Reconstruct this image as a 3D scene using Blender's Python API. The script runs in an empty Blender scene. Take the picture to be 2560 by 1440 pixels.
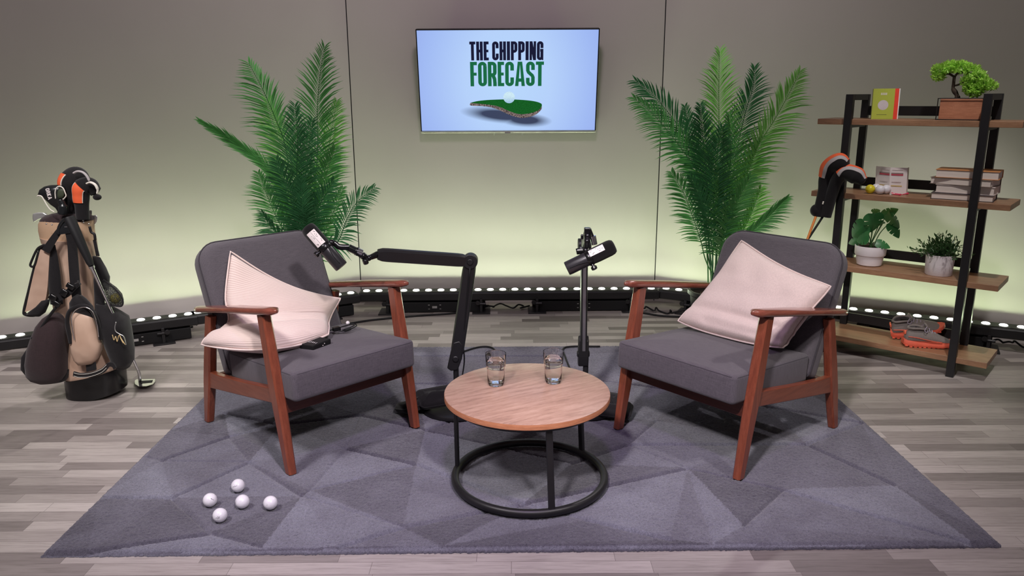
import bpy, bmesh, math, random
import numpy as np
from mathutils import Vector, Matrix, noise, geometry
PI = math.pi
sc = bpy.context.scene
COL = sc.collection
random.seed(7)
def V(*a): return Vector(a)

# ------------------------------------------------------------------ camera
EYE = 1.30; FOC = 1935.0; PITCH = math.atan(480.0/FOC); ROLL = -41.0/7788.0
_r = math.atan(ROLL)
_fw = V(0, math.cos(PITCH), -math.sin(PITCH)); _rt = V(1, 0, 0); _up = _rt.cross(_fw)
CR = _rt*math.cos(_r) + _up*math.sin(_r)
CU = -_rt*math.sin(_r) + _up*math.cos(_r)
cd = bpy.data.cameras.new('camera'); cam = bpy.data.objects.new('camera', cd); COL.objects.link(cam)
cd.sensor_width = 36.0; cd.lens = FOC/2560*36.0; cd.clip_start = 0.05
m = Matrix.Identity(4)
for i in range(3):
    m[i][0] = CR[i]; m[i][1] = CU[i]; m[i][2] = -_fw[i]
m[2][3] = EYE
cam.matrix_world = m
sc.camera = cam
def ray(x, y): return CR*((x-1280)/FOC) - CU*((y-720)/FOC) + _fw
def at(x, y, Y):                       # survey: point seen at photo spot (x, y) standing at distance Y from the lens
    d = ray(x, y); return V(0, 0, EYE) + d*(Y/d.y)
def gr(x, y, h=0.0):                   # point at height h
    d = ray(x, y); return V(0, 0, EYE) + d*((h-EYE)/d.z)
def onpl(x, y, p0, n):
    d = ray(x, y); o = V(0, 0, EYE); return o + d*((p0-o).dot(n)/d.dot(n))

# ------------------------------------------------------------------ materials
def srgb(r, g, b):
    f = lambda c: (c/255/12.92) if c/255 <= 0.04045 else ((c/255+0.055)/1.055)**2.4
    return (f(r), f(g), f(b), 1.0)
class N:
    def __init__(s, name):
        s.m = bpy.data.materials.new(name); s.m.use_nodes = True; s.t = s.m.node_tree
        s.b = s.t.nodes['Principled BSDF']; s.out = s.t.nodes['Material Output']
    def n(s, typ, **kw):
        nd = s.t.nodes.new(typ)
        for k, v in kw.items():
            if k in nd.inputs: nd.inputs[k].default_value = v
            else: setattr(nd, k, v)
        return nd
    def l(s, a, b): s.t.links.new(a, b)
    def coord(s, scale=(1, 1, 1), rot=(0, 0, 0), kind='Object'):
        tc = s.n('ShaderNodeTexCoord'); o = tc.outputs[kind]
        if any(rot):
            m0 = s.n('ShaderNodeMapping'); m0.inputs['Rotation'].default_value = rot; s.l(o, m0.inputs['Vector']); o = m0.outputs['Vector']
        mp = s.n('ShaderNodeMapping'); mp.inputs['Scale'].default_value = scale
        s.l(o, mp.inputs['Vector']); return mp.outputs['Vector']
    def noise(s, vec, scale=5, detail=4, rough=0.55):
        t = s.n('ShaderNodeTexNoise', Scale=scale, Detail=detail, Roughness=rough); s.l(vec, t.inputs['Vector']); return t.outputs['Fac']
    def ramp(s, fac, stops):
        r = s.n('ShaderNodeValToRGB'); e = r.color_ramp.elements
        while len(e) < len(stops): e.new(0.5)
        for i, (p, c) in enumerate(stops): e[i].position = p; e[i].color = c
        s.l(fac, r.inputs['Fac']); return r.outputs['Color']
    def math(s, op, a, b=None):
        q = s.n('ShaderNodeMath', operation=op)
        for i, x in enumerate((a, b)):
            if x is None: continue
            if isinstance(x, (int, float)): q.inputs[i].default_value = x
            else: s.l(x, q.inputs[i])
        return q.outputs[0]
    def mix(s, fac, a, b, mode='MIX'):
        q = s.n('ShaderNodeMix', data_type='RGBA', blend_type=mode)
        for i, x in ((0, fac), (6, a), (7, b)):
            if isinstance(x, (int, float, tuple)): q.inputs[i].default_value = x
            else: s.l(x, q.inputs[i])
        return q.outputs[2]
    def bump(s, h, strength=0.3, dist=0.002):
        q = s.n('ShaderNodeBump', Strength=strength, Distance=dist); s.l(h, q.inputs['Height']); s.l(q.outputs['Normal'], s.b.inputs['Normal'])
    def base(s, c):
        if isinstance(c, tuple): s.b.inputs['Base Color'].default_value = c
        else: s.l(c, s.b.inputs['Base Color'])
    def set(s, **kw):
        for k, v in kw.items(): s.b.inputs[k.replace('_', ' ')].default_value = v
        return s
def var(c, k): return tuple(min(1, x*k) for x in c[:3]) + (1.0,)
def simple(name, c, rough=0.5, metal=0.0, spec=0.5, vary=0.12, scale=14, bump=0.0, bscale=200, **kw):
    s = N(name); v = s.coord()
    s.base(s.ramp(s.noise(v, scale), [(0.3, var(c, 1-vary)), (0.7, var(c, 1+vary))]))
    s.set(Roughness=rough, Metallic=metal, Specular_IOR_Level=spec, **kw)
    if bump: s.bump(s.noise(v, bscale, 2), bump, 0.001)
    return s.m
def wood(name, c0, c1, axis=(1, 14, 14), rough=0.4, scale=6, coat=0.0, rot=(0, 0, 0), bump=0.05, mid=None):
    s = N(name); v = s.coord(axis, rot)
    a = s.noise(v, scale, 7, 0.62); b = s.noise(v, scale*7, 3, 0.6)
    f = s.math('ADD', s.math('MULTIPLY', a, 0.72), s.math('MULTIPLY', b, 0.28))
    st = [(0.30, c0), (0.68, c1)] if mid is None else [(0.30, c0), (0.48, mid), (0.66, c1)]
    s.base(s.ramp(f, st)); s.set(Roughness=rough, Coat_Weight=coat, Coat_Roughness=0.15)
    s.bump(f, bump, 0.001); return s.m
def fabric(name, c, k=0.25, scale=260, rough=0.95, rot=(0, 0, 0), bump=0.35, streak=18):
    s = N(name); v = s.coord((1, 1, 1), rot)
    a = s.noise(s.coord((1, streak, streak), rot), scale/10, 3); b = s.noise(s.coord((streak, streak, 1), rot), scale/10, 3)
    f = s.math('MULTIPLY', s.math('ADD', a, b), 0.5)
    s.base(s.ramp(f, [(0.32, var(c, 1-k)), (0.68, var(c, 1+k))])); s.set(Roughness=rough, Specular_IOR_Level=0.2, Sheen_Weight=0.15)
    s.bump(s.math('ADD', f, s.noise(v, scale*2, 2)), bump, 0.0015); return s.m
def emit(name, c, st):
    s = N(name); s.base((0, 0, 0, 1)); s.set(Emission_Color=c, Emission_Strength=st, Roughness=0.4, Specular_IOR_Level=0.2); return s.m
M = {}
M['black'] = simple('black_powder_coated_metal', srgb(26, 25, 27), 0.42, 0.0, 0.5, 0.1)
M['blackmatte'] = simple('black_matte_plastic', srgb(20, 20, 22), 0.6, 0, 0.35)
M['blackgloss'] = simple('black_gloss_plastic', srgb(16, 16, 17), 0.25)
M['blackcloth'] = fabric('black_nylon_cloth', srgb(24, 22, 24), 0.3, 300, 0.8)
M['browncloth'] = fabric('dark_brown_mesh_cloth', srgb(50, 38, 40), 0.25, 300, 0.85)
M['tan'] = simple('tan_nylon', srgb(182, 152, 124), 0.42, 0, 0.4, 0.06, 9, 0.25, 60)
M['chrome'] = simple('chrome_metal', (0.72, 0.72, 0.72, 1), 0.18, 1.0)
M['steel'] = simple('brushed_steel', (0.62, 0.62, 0.62, 1), 0.35, 1.0)
M['iron'] = simple('satin_iron_head', (0.74, 0.75, 0.72, 1), 0.42, 0.85)
M['grey_alu'] = simple('satin_grey_aluminium', (0.32, 0.31, 0.33, 1), 0.4, 0.9)
M['white'] = simple('white_ceramic', srgb(222, 214, 216), 0.45, 0, 0.5, 0.03)
M['whitecord'] = simple('white_rubber', srgb(225, 222, 222), 0.5)
M['ball'] = simple('white_golf_ball_cover', srgb(226, 224, 230), 0.3, 0, 0.5, 0.02)
M['yellowball'] = simple('yellow_golf_ball_cover', srgb(216, 200, 40), 0.3, 0, 0.5, 0.03)
M['ink'] = simple('black_ink', srgb(40, 38, 44), 0.6)
M['inkgrey'] = simple('grey_ink', srgb(96, 92, 100), 0.6)
M['orange'] = simple('orange_neoprene', srgb(240, 104, 62), 0.55, 0, 0.4, 0.04)
M['greycloth'] = simple('light_grey_neoprene', srgb(176, 170, 170), 0.6, 0, 0.4, 0.05)
M['whitetrim'] = simple('white_piping', srgb(225, 220, 208), 0.5)
M['leather'] = simple('black_vinyl', srgb(28, 30, 32), 0.28, 0, 0.5, 0.1, 20, 0.3, 90)
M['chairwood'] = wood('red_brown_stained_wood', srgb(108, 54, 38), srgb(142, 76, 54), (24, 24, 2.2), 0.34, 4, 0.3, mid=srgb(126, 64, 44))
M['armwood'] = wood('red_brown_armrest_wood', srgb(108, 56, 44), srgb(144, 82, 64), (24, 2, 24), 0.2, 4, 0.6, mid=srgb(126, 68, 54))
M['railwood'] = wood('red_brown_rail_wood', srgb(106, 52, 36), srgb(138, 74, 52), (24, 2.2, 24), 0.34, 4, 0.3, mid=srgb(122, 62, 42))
M['crosswood'] = wood('shaded_red_brown_cross_rail', srgb(72, 34, 26), srgb(96, 48, 36), (2.2, 24, 24), 0.4, 4, 0.1)  # chair stain darkened: the shade under the seat is put into the colour
M['chairfab'] = fabric('charcoal_woven_upholstery', srgb(88, 83, 89), 0.36, 300, bump=0.5, streak=26)
M['piping'] = fabric('charcoal_piping', srgb(62, 58, 64), 0.2, 300)
M['tabletop'] = wood('oak_table_laminate', srgb(116, 90, 78), srgb(178, 148, 132), (1.4, 12, 3), 0.40, 5, 0.08, rot=(0, 0, math.radians(-28)), mid=srgb(158, 126, 110))
M['tableedge'] = wood('oak_edge_banding', srgb(150, 96, 66), srgb(184, 126, 92), (6, 6, 40), 0.4, 5, mid=srgb(168, 110, 78))
M['shelfwood'] = wood('oak_shelf_board', srgb(128, 94, 72), srgb(172, 132, 100), (1.6, 22, 9), 0.42, 4, 0.1, rot=(0, 0, math.radians(40.5)), mid=srgb(150, 112, 84))
M['planter'] = wood('rusty_brown_planter_wood', srgb(160, 100, 72), srgb(196, 134, 102), (6, 30, 30), 0.6, 4)
M['bark'] = simple('dark_brown_bark', srgb(62, 50, 42), 0.8, 0, 0.3, 0.3, 40, 0.6, 80)
M['soil'] = simple('dark_soil', srgb(44, 36, 32), 0.9, 0, 0.2, 0.4, 60, 0.8, 120)
M['paper'] = simple('white_paper', srgb(236, 227, 224), 0.7, 0, 0.3, 0.03)
M['pages'] = wood('book_page_edges', srgb(222, 206, 196), srgb(240, 229, 220), (1, 1, 90), 0.75, 8)
M['tealtile'] = simple('dark_grey_fibreboard', srgb(40, 40, 42), 0.7)

def leafmat(name, c, k=0.25, trans=0.25, rough=0.42):
    s = N(name); v = s.coord()
    s.base(s.ramp(s.noise(v, 9, 3), [(0.3, var(c, 1-k)), (0.7, var(c, 1+k))])); s.set(Roughness=rough, Specular_IOR_Level=0.5)
    tr = s.n('ShaderNodeBsdfTranslucent'); tr.inputs['Color'].default_value = var(c, 1.5)
    mx = s.n('ShaderNodeMixShader'); mx.inputs[0].default_value = trans
    s.l(s.b.outputs[0], mx.inputs[1]); s.l(tr.outputs[0], mx.inputs[2]); s.l(mx.outputs[0], s.out.inputs['Surface']); return s.m
M['palm'] = leafmat('palm_leaf_green', srgb(88, 150, 84), 0.3, 0.32)
M['palmdark'] = leafmat('palm_leaf_dark_green', srgb(58, 116, 72), 0.3, 0.26)
M['palmlight'] = leafmat('palm_leaf_light_green', srgb(128, 186, 98), 0.25, 0.35)
M['stem'] = simple('palm_stem_green', srgb(62, 100, 56), 0.5)
M['monstera'] = leafmat('monstera_leaf_green', srgb(52, 112, 62), 0.22, 0.12, 0.35)
M['grass'] = leafmat('small_grass_plant_green', srgb(56, 92, 48), 0.35, 0.2)
M['bonsai'] = leafmat('bonsai_leaf_bright_green', srgb(172, 214, 96), 0.3, 0.35)

# ------------------------------------------------------------------ mesh builder
class MB:
    def __init__(s): s.bm = bmesh.new(); s.xf = None
    def v(s, p): return s.bm.verts.new(p)
    def f(s, vs):
        try: return s.bm.faces.new(vs)
        except ValueError: return None
    def rings(s, rings, cap=True, closed=True, loop=False):
        R = [[s.v(p) for p in r] for r in rings]; n = len(R[0])
        rng = range(len(R)) if loop else range(len(R)-1)
        for i in rng:
            a, b = R[i], R[(i+1) % len(R)]
            for j in range(n if closed else n-1):
                k = (j+1) % n; s.f([a[j], a[k], b[k], b[j]])
        if cap and not loop and closed: s.f(list(reversed(R[0]))); s.f(R[-1])
        return s
    def box(s, c, d, rot=None):
        c = Vector(c); hx, hy, hz = d[0]/2, d[1]/2, d[2]/2; r = rot or Matrix.Identity(3)
        p = [c + r @ V(x*hx, y*hy, z*hz) for z in (-1, 1) for x, y in ((-1, -1), (1, -1), (1, 1), (-1, 1))]
        v = [s.v(q) for q in p]
        for q in ((3, 2, 1, 0), (4, 5, 6, 7), (0, 1, 5, 4), (1, 2, 6, 5), (2, 3, 7, 6), (3, 0, 4, 7)): s.f([v[i] for i in q])
        return s
    def beam(s, p0, p1, w, h, up=(0, 0, 1), w1=None, h1=None):
        p0, p1 = Vector(p0), Vector(p1); t = (p1-p0).normalized(); x = t.cross(Vector(up)).normalized(); y = x.cross(t)
        w1 = w if w1 is None else w1; h1 = h if h1 is None else h1
        return s.rings([[p + x*(a*ww/2) + y*(b*hh/2) for a, b in ((-1, -1), (1, -1), (1, 1), (-1, 1))] for p, ww, hh in ((p0, w, h), (p1, w1, h1))])
    def rbox(s, c, d, r, n=6, rot=None, fn=None):
        hx, hy, hz = d[0]/2, d[1]/2, d[2]/2; c = Vector(c); rot = rot or Matrix.Identity(3)
        t = bmesh.new(); bmesh.ops.create_cube(t, size=2.0); bmesh.ops.subdivide_edges(t, edges=t.edges[:], cuts=n, use_grid_fill=True)
        mp = {}
        for v in t.verts:
            # concentrate samples near the edges
            q = V(*[math.copysign(1-(1-abs(k))**1.0, k) for k in v.co]); p = V(q.x*hx, q.y*hy, q.z*hz)
            i = V(max(-hx+r, min(hx-r, p.x)), max(-hy+r, min(hy-r, p.y)), max(-hz+r, min(hz-r, p.z)))
            dv = p-i
            if dv.length > 1e-9: p = i + dv.normalized()*r
            if fn: p = fn(p, q)
            mp[v] = s.v(c + rot @ p)
        for f in t.faces: s.f([mp[v] for v in f.verts])
        t.free(); return s
    def tube(s, pts, r, n=10, cap=True, loop=False, flat=1.0, up=(0, 0, 1)):
        pts = [Vector(p) for p in pts]; k = len(pts); rr = r if isinstance(r, (list, tuple)) else [r]*k
        out = []; prev = None
        for i, p in enumerate(pts):
            if loop: t = pts[(i+1) % k]-pts[i-1]
            else: t = pts[min(i+1, k-1)]-pts[max(i-1, 0)]
            if t.length < 1e-9: t = V(0, 0, 1)
            t.normalize()
            if prev is None:
                a = Vector(up) if abs(t.dot(Vector(up))) < 0.95 else V(1, 0, 0); x = t.cross(a).normalized()
            else: x = (prev - t*prev.dot(t)).normalized()
            prev = x; y = t.cross(x)
            out.append([p + (x*math.cos(q) + y*math.sin(q)*flat)*rr[i] for q in [2*PI*j/n for j in range(n)]])
        return s.rings(out, cap, True, loop)
    def lathe(s, prof, n=32, c=(0, 0, 0), axis=None, cap=False):
        c = Vector(c); q = Matrix.Identity(3) if axis is None else V(0, 0, 1).rotation_difference(Vector(axis)).to_matrix()
        return s.rings([[c + q @ V(r*math.cos(2*PI*j/n), r*math.sin(2*PI*j/n), z) for j in range(n)] for r, z in prof], cap)
    def cyl(s, c, r, h, n=24, axis=None): return s.lathe([(r, 0), (r, h)], n, c, axis, True)
    def sphere(s, c, r, n=24, m=14, sc=(1, 1, 1)):
        c = Vector(c)
        return s.rings([[c + V(r*sc[0]*math.sin(PI*i/m)*math.cos(2*PI*j/n), r*sc[1]*math.sin(PI*i/m)*math.sin(2*PI*j/n), -r*sc[2]*math.cos(PI*i/m)) for j in range(n)] for i in [0.02]+list(range(1, m))+[m-0.02]], True)
    def prism(s, poly, d, origin=(0, 0, 0), ex=(1, 0, 0), ey=(0, 0, 1), ez=None):
        o, ex, ey = Vector(origin), Vector(ex), Vector(ey); ez = Vector(ez) if ez is not None else ex.cross(ey)
        a = [s.v(o + ex*x + ey*y) for x, y in poly]; b = [s.v(o + ex*x + ey*y + ez*d) for x, y in poly]; n = len(poly)
        fs = [s.f(a), s.f(list(reversed(b)))]
        for i in range(n): s.f([a[i], b[i], b[(i+1) % n], a[(i+1) % n]])
        return s
    def strip(s, A, B, th=0.0, nrm=None):      # ribbon between two polylines with thickness
        n = len(A); A = [Vector(p) for p in A]; B = [Vector(p) for p in B]
        if not th: return s.rings([A, B], False, False)
        rs = []
        for i in range(n):
            t = A[min(i+1, n-1)]-A[max(i-1, 0)]; w = B[i]-A[i]; nn = Vector(nrm) if nrm is not None else t.cross(w)
            nn = nn.normalized()*th
            rs.append([A[i], B[i], B[i]+nn, A[i]+nn])
        return s.rings(rs, True)
    def build(s, name, mat, parent=None, smooth=40, bevel=0.0, sub=0, loc=None, world=True, bseg=2):
        bmesh.ops.recalc_face_normals(s.bm, faces=s.bm.faces[:])
        if parent is not None and world: bmesh.ops.transform(s.bm, matrix=INV[parent.name], verts=s.bm.verts[:])
        elif loc is not None: bmesh.ops.translate(s.bm, vec=-Vector(loc), verts=s.bm.verts[:])
        me = bpy.data.meshes.new(name); s.bm.to_mesh(me); s.bm.free()
        o = bpy.data.objects.new(name, me); COL.objects.link(o)
        for q in (mat if isinstance(mat, (list, tuple)) else [mat]): me.materials.append(q)
        if parent is not None: o.parent = parent; INV[o.name] = INV[parent.name]
        else:
            o.location = loc or (0, 0, 0); INV[o.name] = Matrix.Translation(-Vector(loc or (0, 0, 0)))
        if bevel:
            b = o.modifiers.new('bevel', 'BEVEL'); b.width = bevel; b.segments = bseg; b.limit_method = 'ANGLE'; b.angle_limit = math.radians(40); b.harden_normals = False
        if sub:
            b = o.modifiers.new('subsurf', 'SUBSURF'); b.levels = sub; b.render_levels = sub
        if smooth:
            me.polygons.foreach_set('use_smooth', [True]*len(me.polygons))
            if smooth < 180 and not sub:
                me.set_sharp_from_angle(angle=math.radians(smooth))
        return o
INV = {}
def tag(o, label=None, cat=None, group=None, kind=None):
    if label: o['label'] = label
    if cat: o['category'] = cat
    if group: o['group'] = group
    if kind: o['kind'] = kind
    return o
def thing(name, label, cat, loc=(0, 0, 0), rz=0.0, group=None, rot=None):
    o = bpy.data.objects.new(name, None); COL.objects.link(o); o.empty_display_size = 0.05
    mt = Matrix.Translation(Vector(loc)) @ (rot.to_4x4() if rot is not None else Matrix.Rotation(rz, 4, 'Z'))
    o.matrix_world = mt
    o.location = mt.to_translation(); o.rotation_euler = mt.to_euler()
    INV[o.name] = mt.inverted(); return tag(o, label, cat, group)
def copy_tree(o, loc, rz=None, label=None, parent=None, rot=None):
    c = o.copy(); COL.objects.link(c)
    if parent is not None: c.parent = parent
    else:
        c.location = loc
        if rz is not None: c.rotation_euler = (0, 0, rz)
        if rot is not None: c.rotation_euler = rot
        if label: c['label'] = label
    for ch in list(o.children): copy_tree(ch, None, parent=c)
    return c
def arc(c, r, a0, a1, n, ex=(1, 0, 0), ey=(0, 0, 1)):
    c, ex, ey = Vector(c), Vector(ex), Vector(ey)
    return [c + ex*(r*math.cos(a0+(a1-a0)*i/n)) + ey*(r*math.sin(a0+(a1-a0)*i/n)) for i in range(n+1)]
def spline(pts, n=8):
    pts = [Vector(p) for p in pts]; P = [pts[0]*2-pts[1]] + pts + [pts[-1]*2-pts[-2]]; out = []
    for i in range(1, len(P)-2):
        for k in range(n):
            t = k/n; a, b, c, d = P[i-1], P[i], P[i+1], P[i+2]
            out.append(0.5*((2*b) + (c-a)*t + (2*a-5*b+4*c-d)*t*t + (3*b-a-3*c+d)*t**3))
    return out + [pts[-1]]
# ------------------------------------------------------------------ room
def floor_mat():
    s = N('grey_wood_plank_vinyl'); v = s.coord((1, 1, 1))
    def brick(off, vv):
        b = s.n('ShaderNodeTexBrick', offset=off, offset_frequency=2, squash=1.0)
        b.inputs['Scale'].default_value = 1.0; b.inputs['Brick Width'].default_value = 0.40; b.inputs['Row Height'].default_value = 0.058
        b.inputs['Mortar Size'].default_value = 0.0006; b.inputs['Mortar Smooth'].default_value = 0.2; b.inputs['Bias'].default_value = 0.0
        b.inputs['Color1'].default_value = (0, 0, 0, 1); b.inputs['Color2'].default_value = (1, 1, 1, 1); b.inputs['Mortar'].default_value = (0.1, 0.1, 0.1, 1)
        s.l(vv, b.inputs['Vector']); return b
    # stagger every row by its own amount
    sx = s.n('ShaderNodeSeparateXYZ'); s.l(v, sx.inputs[0])
    row = s.math('FLOOR', s.math('DIVIDE', sx.outputs[1], 0.058))
    wn = s.n('ShaderNodeTexWhiteNoise', noise_dimensions='1D'); s.l(row, wn.inputs['W'])
    cx = s.n('ShaderNodeCombineXYZ'); s.l(s.math('ADD', sx.outputs[0], s.math('MULTIPLY', wn.outputs['Value'], 3.1)), cx.inputs[0]); s.l(sx.outputs[1], cx.inputs[1])
    b = brick(0.0, cx.outputs[0])
    tone = s.ramp(b.outputs['Color'], [(0.0, srgb(118, 110, 107)), (0.35, srgb(146, 138, 134)), (0.65, srgb(166, 158, 153)), (1.0, srgb(184, 176, 171))])
    g1 = s.noise(s.coord((2.2, 42, 1)), 3, 6, 0.65); g2 = s.noise(s.coord((6, 160, 1)), 3, 3, 0.6)
    g = s.math('ADD', s.math('MULTIPLY', g1, 0.7), s.math('MULTIPLY', g2, 0.3))
    gr_ = s.ramp(g, [(0.30, (0.60, 0.59, 0.58, 1)), (0.52, (1, 1, 1, 1)), (0.75, (1.12, 1.12, 1.13, 1))])
    c = s.mix(1.0, tone, gr_, 'MULTIPLY')
    c = s.mix(s.math('MULTIPLY', b.outputs['Fac'], 0.55), c, srgb(70, 64, 62))
    s.base(c); s.set(Roughness=0.44, Specular_IOR_Level=0.4); s.bump(g, 0.06, 0.001); return s.m
M['floor'] = floor_mat()
def wall_mat():
    s = N('grey_painted_wall_panel'); v = s.coord()
    s.base(s.ramp(s.noise(v, 1.2, 3), [(0.3, srgb(186, 180, 176)), (0.7, srgb(193, 187, 183))])); s.set(Roughness=0.75, Specular_IOR_Level=0.25)
    s.bump(s.noise(v, 320, 2), 0.12, 0.001); return s.m
M['wall'] = wall_mat()
tag(MB().box((0, 2.4, -0.05), (9.0, 8.0, 0.1)).build('floor', M['floor'], smooth=0), kind='structure')
WY = 4.88; LC = V(-0.98, WY, 0); RC = V(0.925, WY, 0)
LD = V(-math.cos(math.radians(28.8)), -math.sin(math.radians(28.8)), 0); RD = V(math.cos(math.radians(27.3)), -math.sin(math.radians(27.3)), 0)
def wall(name, a, b, h=3.1, th=0.06):
    t = (b-a).normalized(); nrm = V(-t.y, t.x, 0)
    if nrm.y < 0: nrm = -nrm
    p = [a, b, b+nrm*th, a+nrm*th]
    return tag(MB().rings([[q+V(0, 0, z) for q in p] for z in (0, h)]).build(name, M['wall'], smooth=0), kind='structure')
wall('wall_left', LC+LD*0.003, LC+LD*3.9); wall('wall_back', LC+V(0.003, 0, 0), RC-V(0.003, 0, 0)); wall('wall_right', RC+RD*0.003, RC+RD*3.9)
for i, c in enumerate((LC, RC)):
    tag(MB().box((c.x, c.y+0.012, 1.55), (0.022, 0.018, 3.1)).build('trim_%d' % (i+1), M['blackmatte'], smooth=0), kind='structure')

# ------------------------------------------------------------------ LED battens along the foot of the walls
M['lens'] = emit('lit_led_lens', (1.0, 0.98, 0.9, 1), 9.0)
WASH_SIDE = (0.80, 1.0, 0.58); WASH_MID = (0.86, 1.0, 0.70)
def batten(p0, p1, side, label, n=12):
    wash = WASH_MID if abs(side[0]) < 0.1 else WASH_SIDE
    """p0..p1: first and last lens centre; side: unit vector towards the wall"""
    p0, p1 = Vector(p0), Vector(p1); t = (p1-p0).normalized(); c = (p0+p1)/2
    ang = math.atan2(t.y, t.x); o = thing('led_batten', label, 'stage light', (c.x, c.y, 0), ang, 'LED battens along the foot of the wall')
    L = (p1-p0).length/2 + 0.042; s = 1 if (Matrix.Rotation(-ang, 3, 'Z') @ Vector(side)).y > 0 else -1
    mb = MB(); prof = [(-0.055, 0.082), (-0.055, 0.122), (-0.046, 0.130), (0.050, 0.130), (0.055, 0.124), (0.055, 0.070), (-0.03, 0.070)]
    mb.rings([[V(x, y*s, z) for y, z in prof] for x in (-L, L)]).build('housing', M['black'], o, world=False, smooth=0, bevel=0.002)
    MB().rings([[V(x, y*s, z) for y, z in ((-0.040, 0.130), (0.044, 0.130), (0.044, 0.1325), (-0.040, 0.1325))] for x in (-L+0.01, L-0.01)]).build('lens_rail', M['blackmatte'], o, world=False, smooth=0)
    for k in range(n):
        x = -(p1-p0).length/2 + (p1-p0).length*k/(n-1)
        MB().lathe([(0.0205, 0.132), (0.020, 0.135), (0.016, 0.138), (0.008, 0.1395), (0.0005, 0.140)], 18, (x, 0.0, 0)).build('lens', M['lens'], o, world=False, smooth=180)
    for x in (-L*0.62, L*0.62):
        mb = MB(); mb.box((x, -0.02*s, 0.004), (0.11, 0.15, 0.008)); mb.box((x, -0.06*s, 0.045), (0.016, 0.012, 0.085)); mb.box((x, 0.045*s, 0.04), (0.05, 0.006, 0.075))
        mb.cyl((x-0.03, -0.062*s, 0.058), 0.008, 0.06, 10, (1, 0, 0)); mb.cyl((x-0.02, -0.072*s, 0.066), 0.014, 0.012, 10, (0, 1, 0))
        mb.build('foot_bracket', M['black'], o, world=False, smooth=30, bevel=0.001)
    bx = 0.10 if side.x > -0.1 else -0.06
    MB().box((bx-0.1, -0.01*s, 0.036), (0.56, 0.07, 0.062)).build('driver_box', M['blackmatte'], o, world=False, smooth=0, bevel=0.003)  # real box drawn overlong; its black stands in for shade under the housing
    mb = MB()
    for dx in (-0.035, 0.035):
        for z in (0.025, 0.05): mb.box((bx-0.1+dx, -0.046*s, z), (0.010, 0.003, 0.004))
    mb.box((bx-0.1, -0.046*s, 0.036), (0.030, 0.003, 0.014)); mb.build('label_plate', M['steel'], o, world=False, smooth=0)
    for k in range(6):                              # the lamps behind the lenses
        q = p0 + (p1-p0)*((k*2+0.5+0.5)/(n-1))
        for e, sz, bl in ((WASHP*(1.0 if abs(side[0]) < .1 else 0.70), 112, 1.0), (WASHW*(1.0 if abs(side[0]) < .1 else 0.76), 174, 0.06)):
            ld = bpy.data.lights.new('batten_lamp', 'SPOT'); lo = bpy.data.objects.new('batten_lamp', ld); COL.objects.link(lo)
            ld.energy = e; ld.color = wash; ld.spot_size = math.radians(sz); ld.spot_blend = bl; ld.shadow_soft_size = 0.012
            lo.location = (q.x, q.y, 0.148); lo.rotation_euler = (PI, 0, 0)
    return o
WASHP = 3.7; WASHW = 1.15
LN = V(LD.y, -LD.x, 0); LN = LN if LN.y > 0 else -LN
RN = V(-RD.y, RD.x, 0); RN = RN if RN.y > 0 else -RN
batten((-1.802, 4.145, 0), (-2.574, 3.731, 0), LN, 'black LED batten by the golf bag, against the left wall')
batten((-0.989, 4.601, 0), (-1.760, 4.178, 0), LN, 'black LED batten behind the left armchair, against the left wall')
batten((-0.901, 4.650, 0), (-0.058, 4.668, 0), V(0, 1, 0), 'black LED batten under the screen wall, left one of the two there')
batten((0.018, 4.670, 0), (0.867, 4.677, 0), V(0, 1, 0), 'black LED batten under the screen wall, right one, behind the slim mic stand')
batten((0.959, 4.675, 0), (1.740, 4.272, 0), RN, 'black LED batten behind the right palm, against the right wall')
batten((1.840, 4.213, 0), (2.620, 3.811, 0), RN, 'black LED batten behind the trainers on the shelf unit, against the right wall')

# loose cables along the battens and over the floor
def cable(name, pts, r, label, mat='blackmatte', n=8):
    o = MB().tube(spline(pts, n), r, 8).build(name, M[mat], smooth=180, loc=Vector(pts[0])); return tag(o, label, 'cable')
rc = random.Random(3)
cable('floor_cable', [gr(845, 814, .006), gr(930, 800, .006), gr(1050, 789, .006), gr(1140, 782, .006), gr(1165, 770, .006), gr(1190, 762, .012)], 0.006, 'black cable lying across the floor behind the left armchair')
cable('floor_cable', [gr(1560, 778, .006), gr(1610, 783, .006), gr(1660, 790, .006), gr(1740, 792, .006), gr(1790, 787, .006)], 0.006, 'black cable curving on the floor behind the right armchair')
for (x0, x1, yy, lb) in ((1170, 1320, 771, 'tangle of black cable under the middle of the screen-wall lights'), (1575, 1740, 775, 'coil of black cable on the floor by the right palm pot'), (2470, 2640, 858, 'tangle of black cable on the floor behind the end of the shelf unit'), (335, 500, 838, 'run of black cable along the floor below the lights by the golf bag')):
    pts = []
    slope = {1170: 0, 1575: .07, 2470: .11, 335: -.125}[x0]
    for k in range(15):
        x = x0 + (x1-x0)*(k/14) + rc.uniform(-14, 14); y = yy + slope*(x-x0) + rc.uniform(-5, 3); p = gr(x, y, .008); p.z += rc.uniform(0, .022); pts.append(p)
    cable('cable_run', pts, 0.005, lb)
for (x, y, lb) in ((372, 834, 'white cable tag on the lights by the golf bag'), (1548, 752, 'white cable tag under the lights left of the right armchair'), (2412, 834, 'white tag hanging behind the right front post of the shelf')):
    p = gr(x, y, .03); q = MB().box(p, (0.05, 0.01, 0.024)).build('cable_tag', M['paper'], smooth=0, loc=p); tag(q, lb, 'tag')
cable('rug_cable', [gr(1130, 889, .0245), gr(1190, 869, .0245), gr(1226, 868, .0245), gr(1238, 884, .0245), gr(1212, 925, .0245), gr(1180, 960, .0245), V(-.235, 3.05, .03)], 0.0045, 'black cable looping over the rug behind the left water glass')
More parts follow.
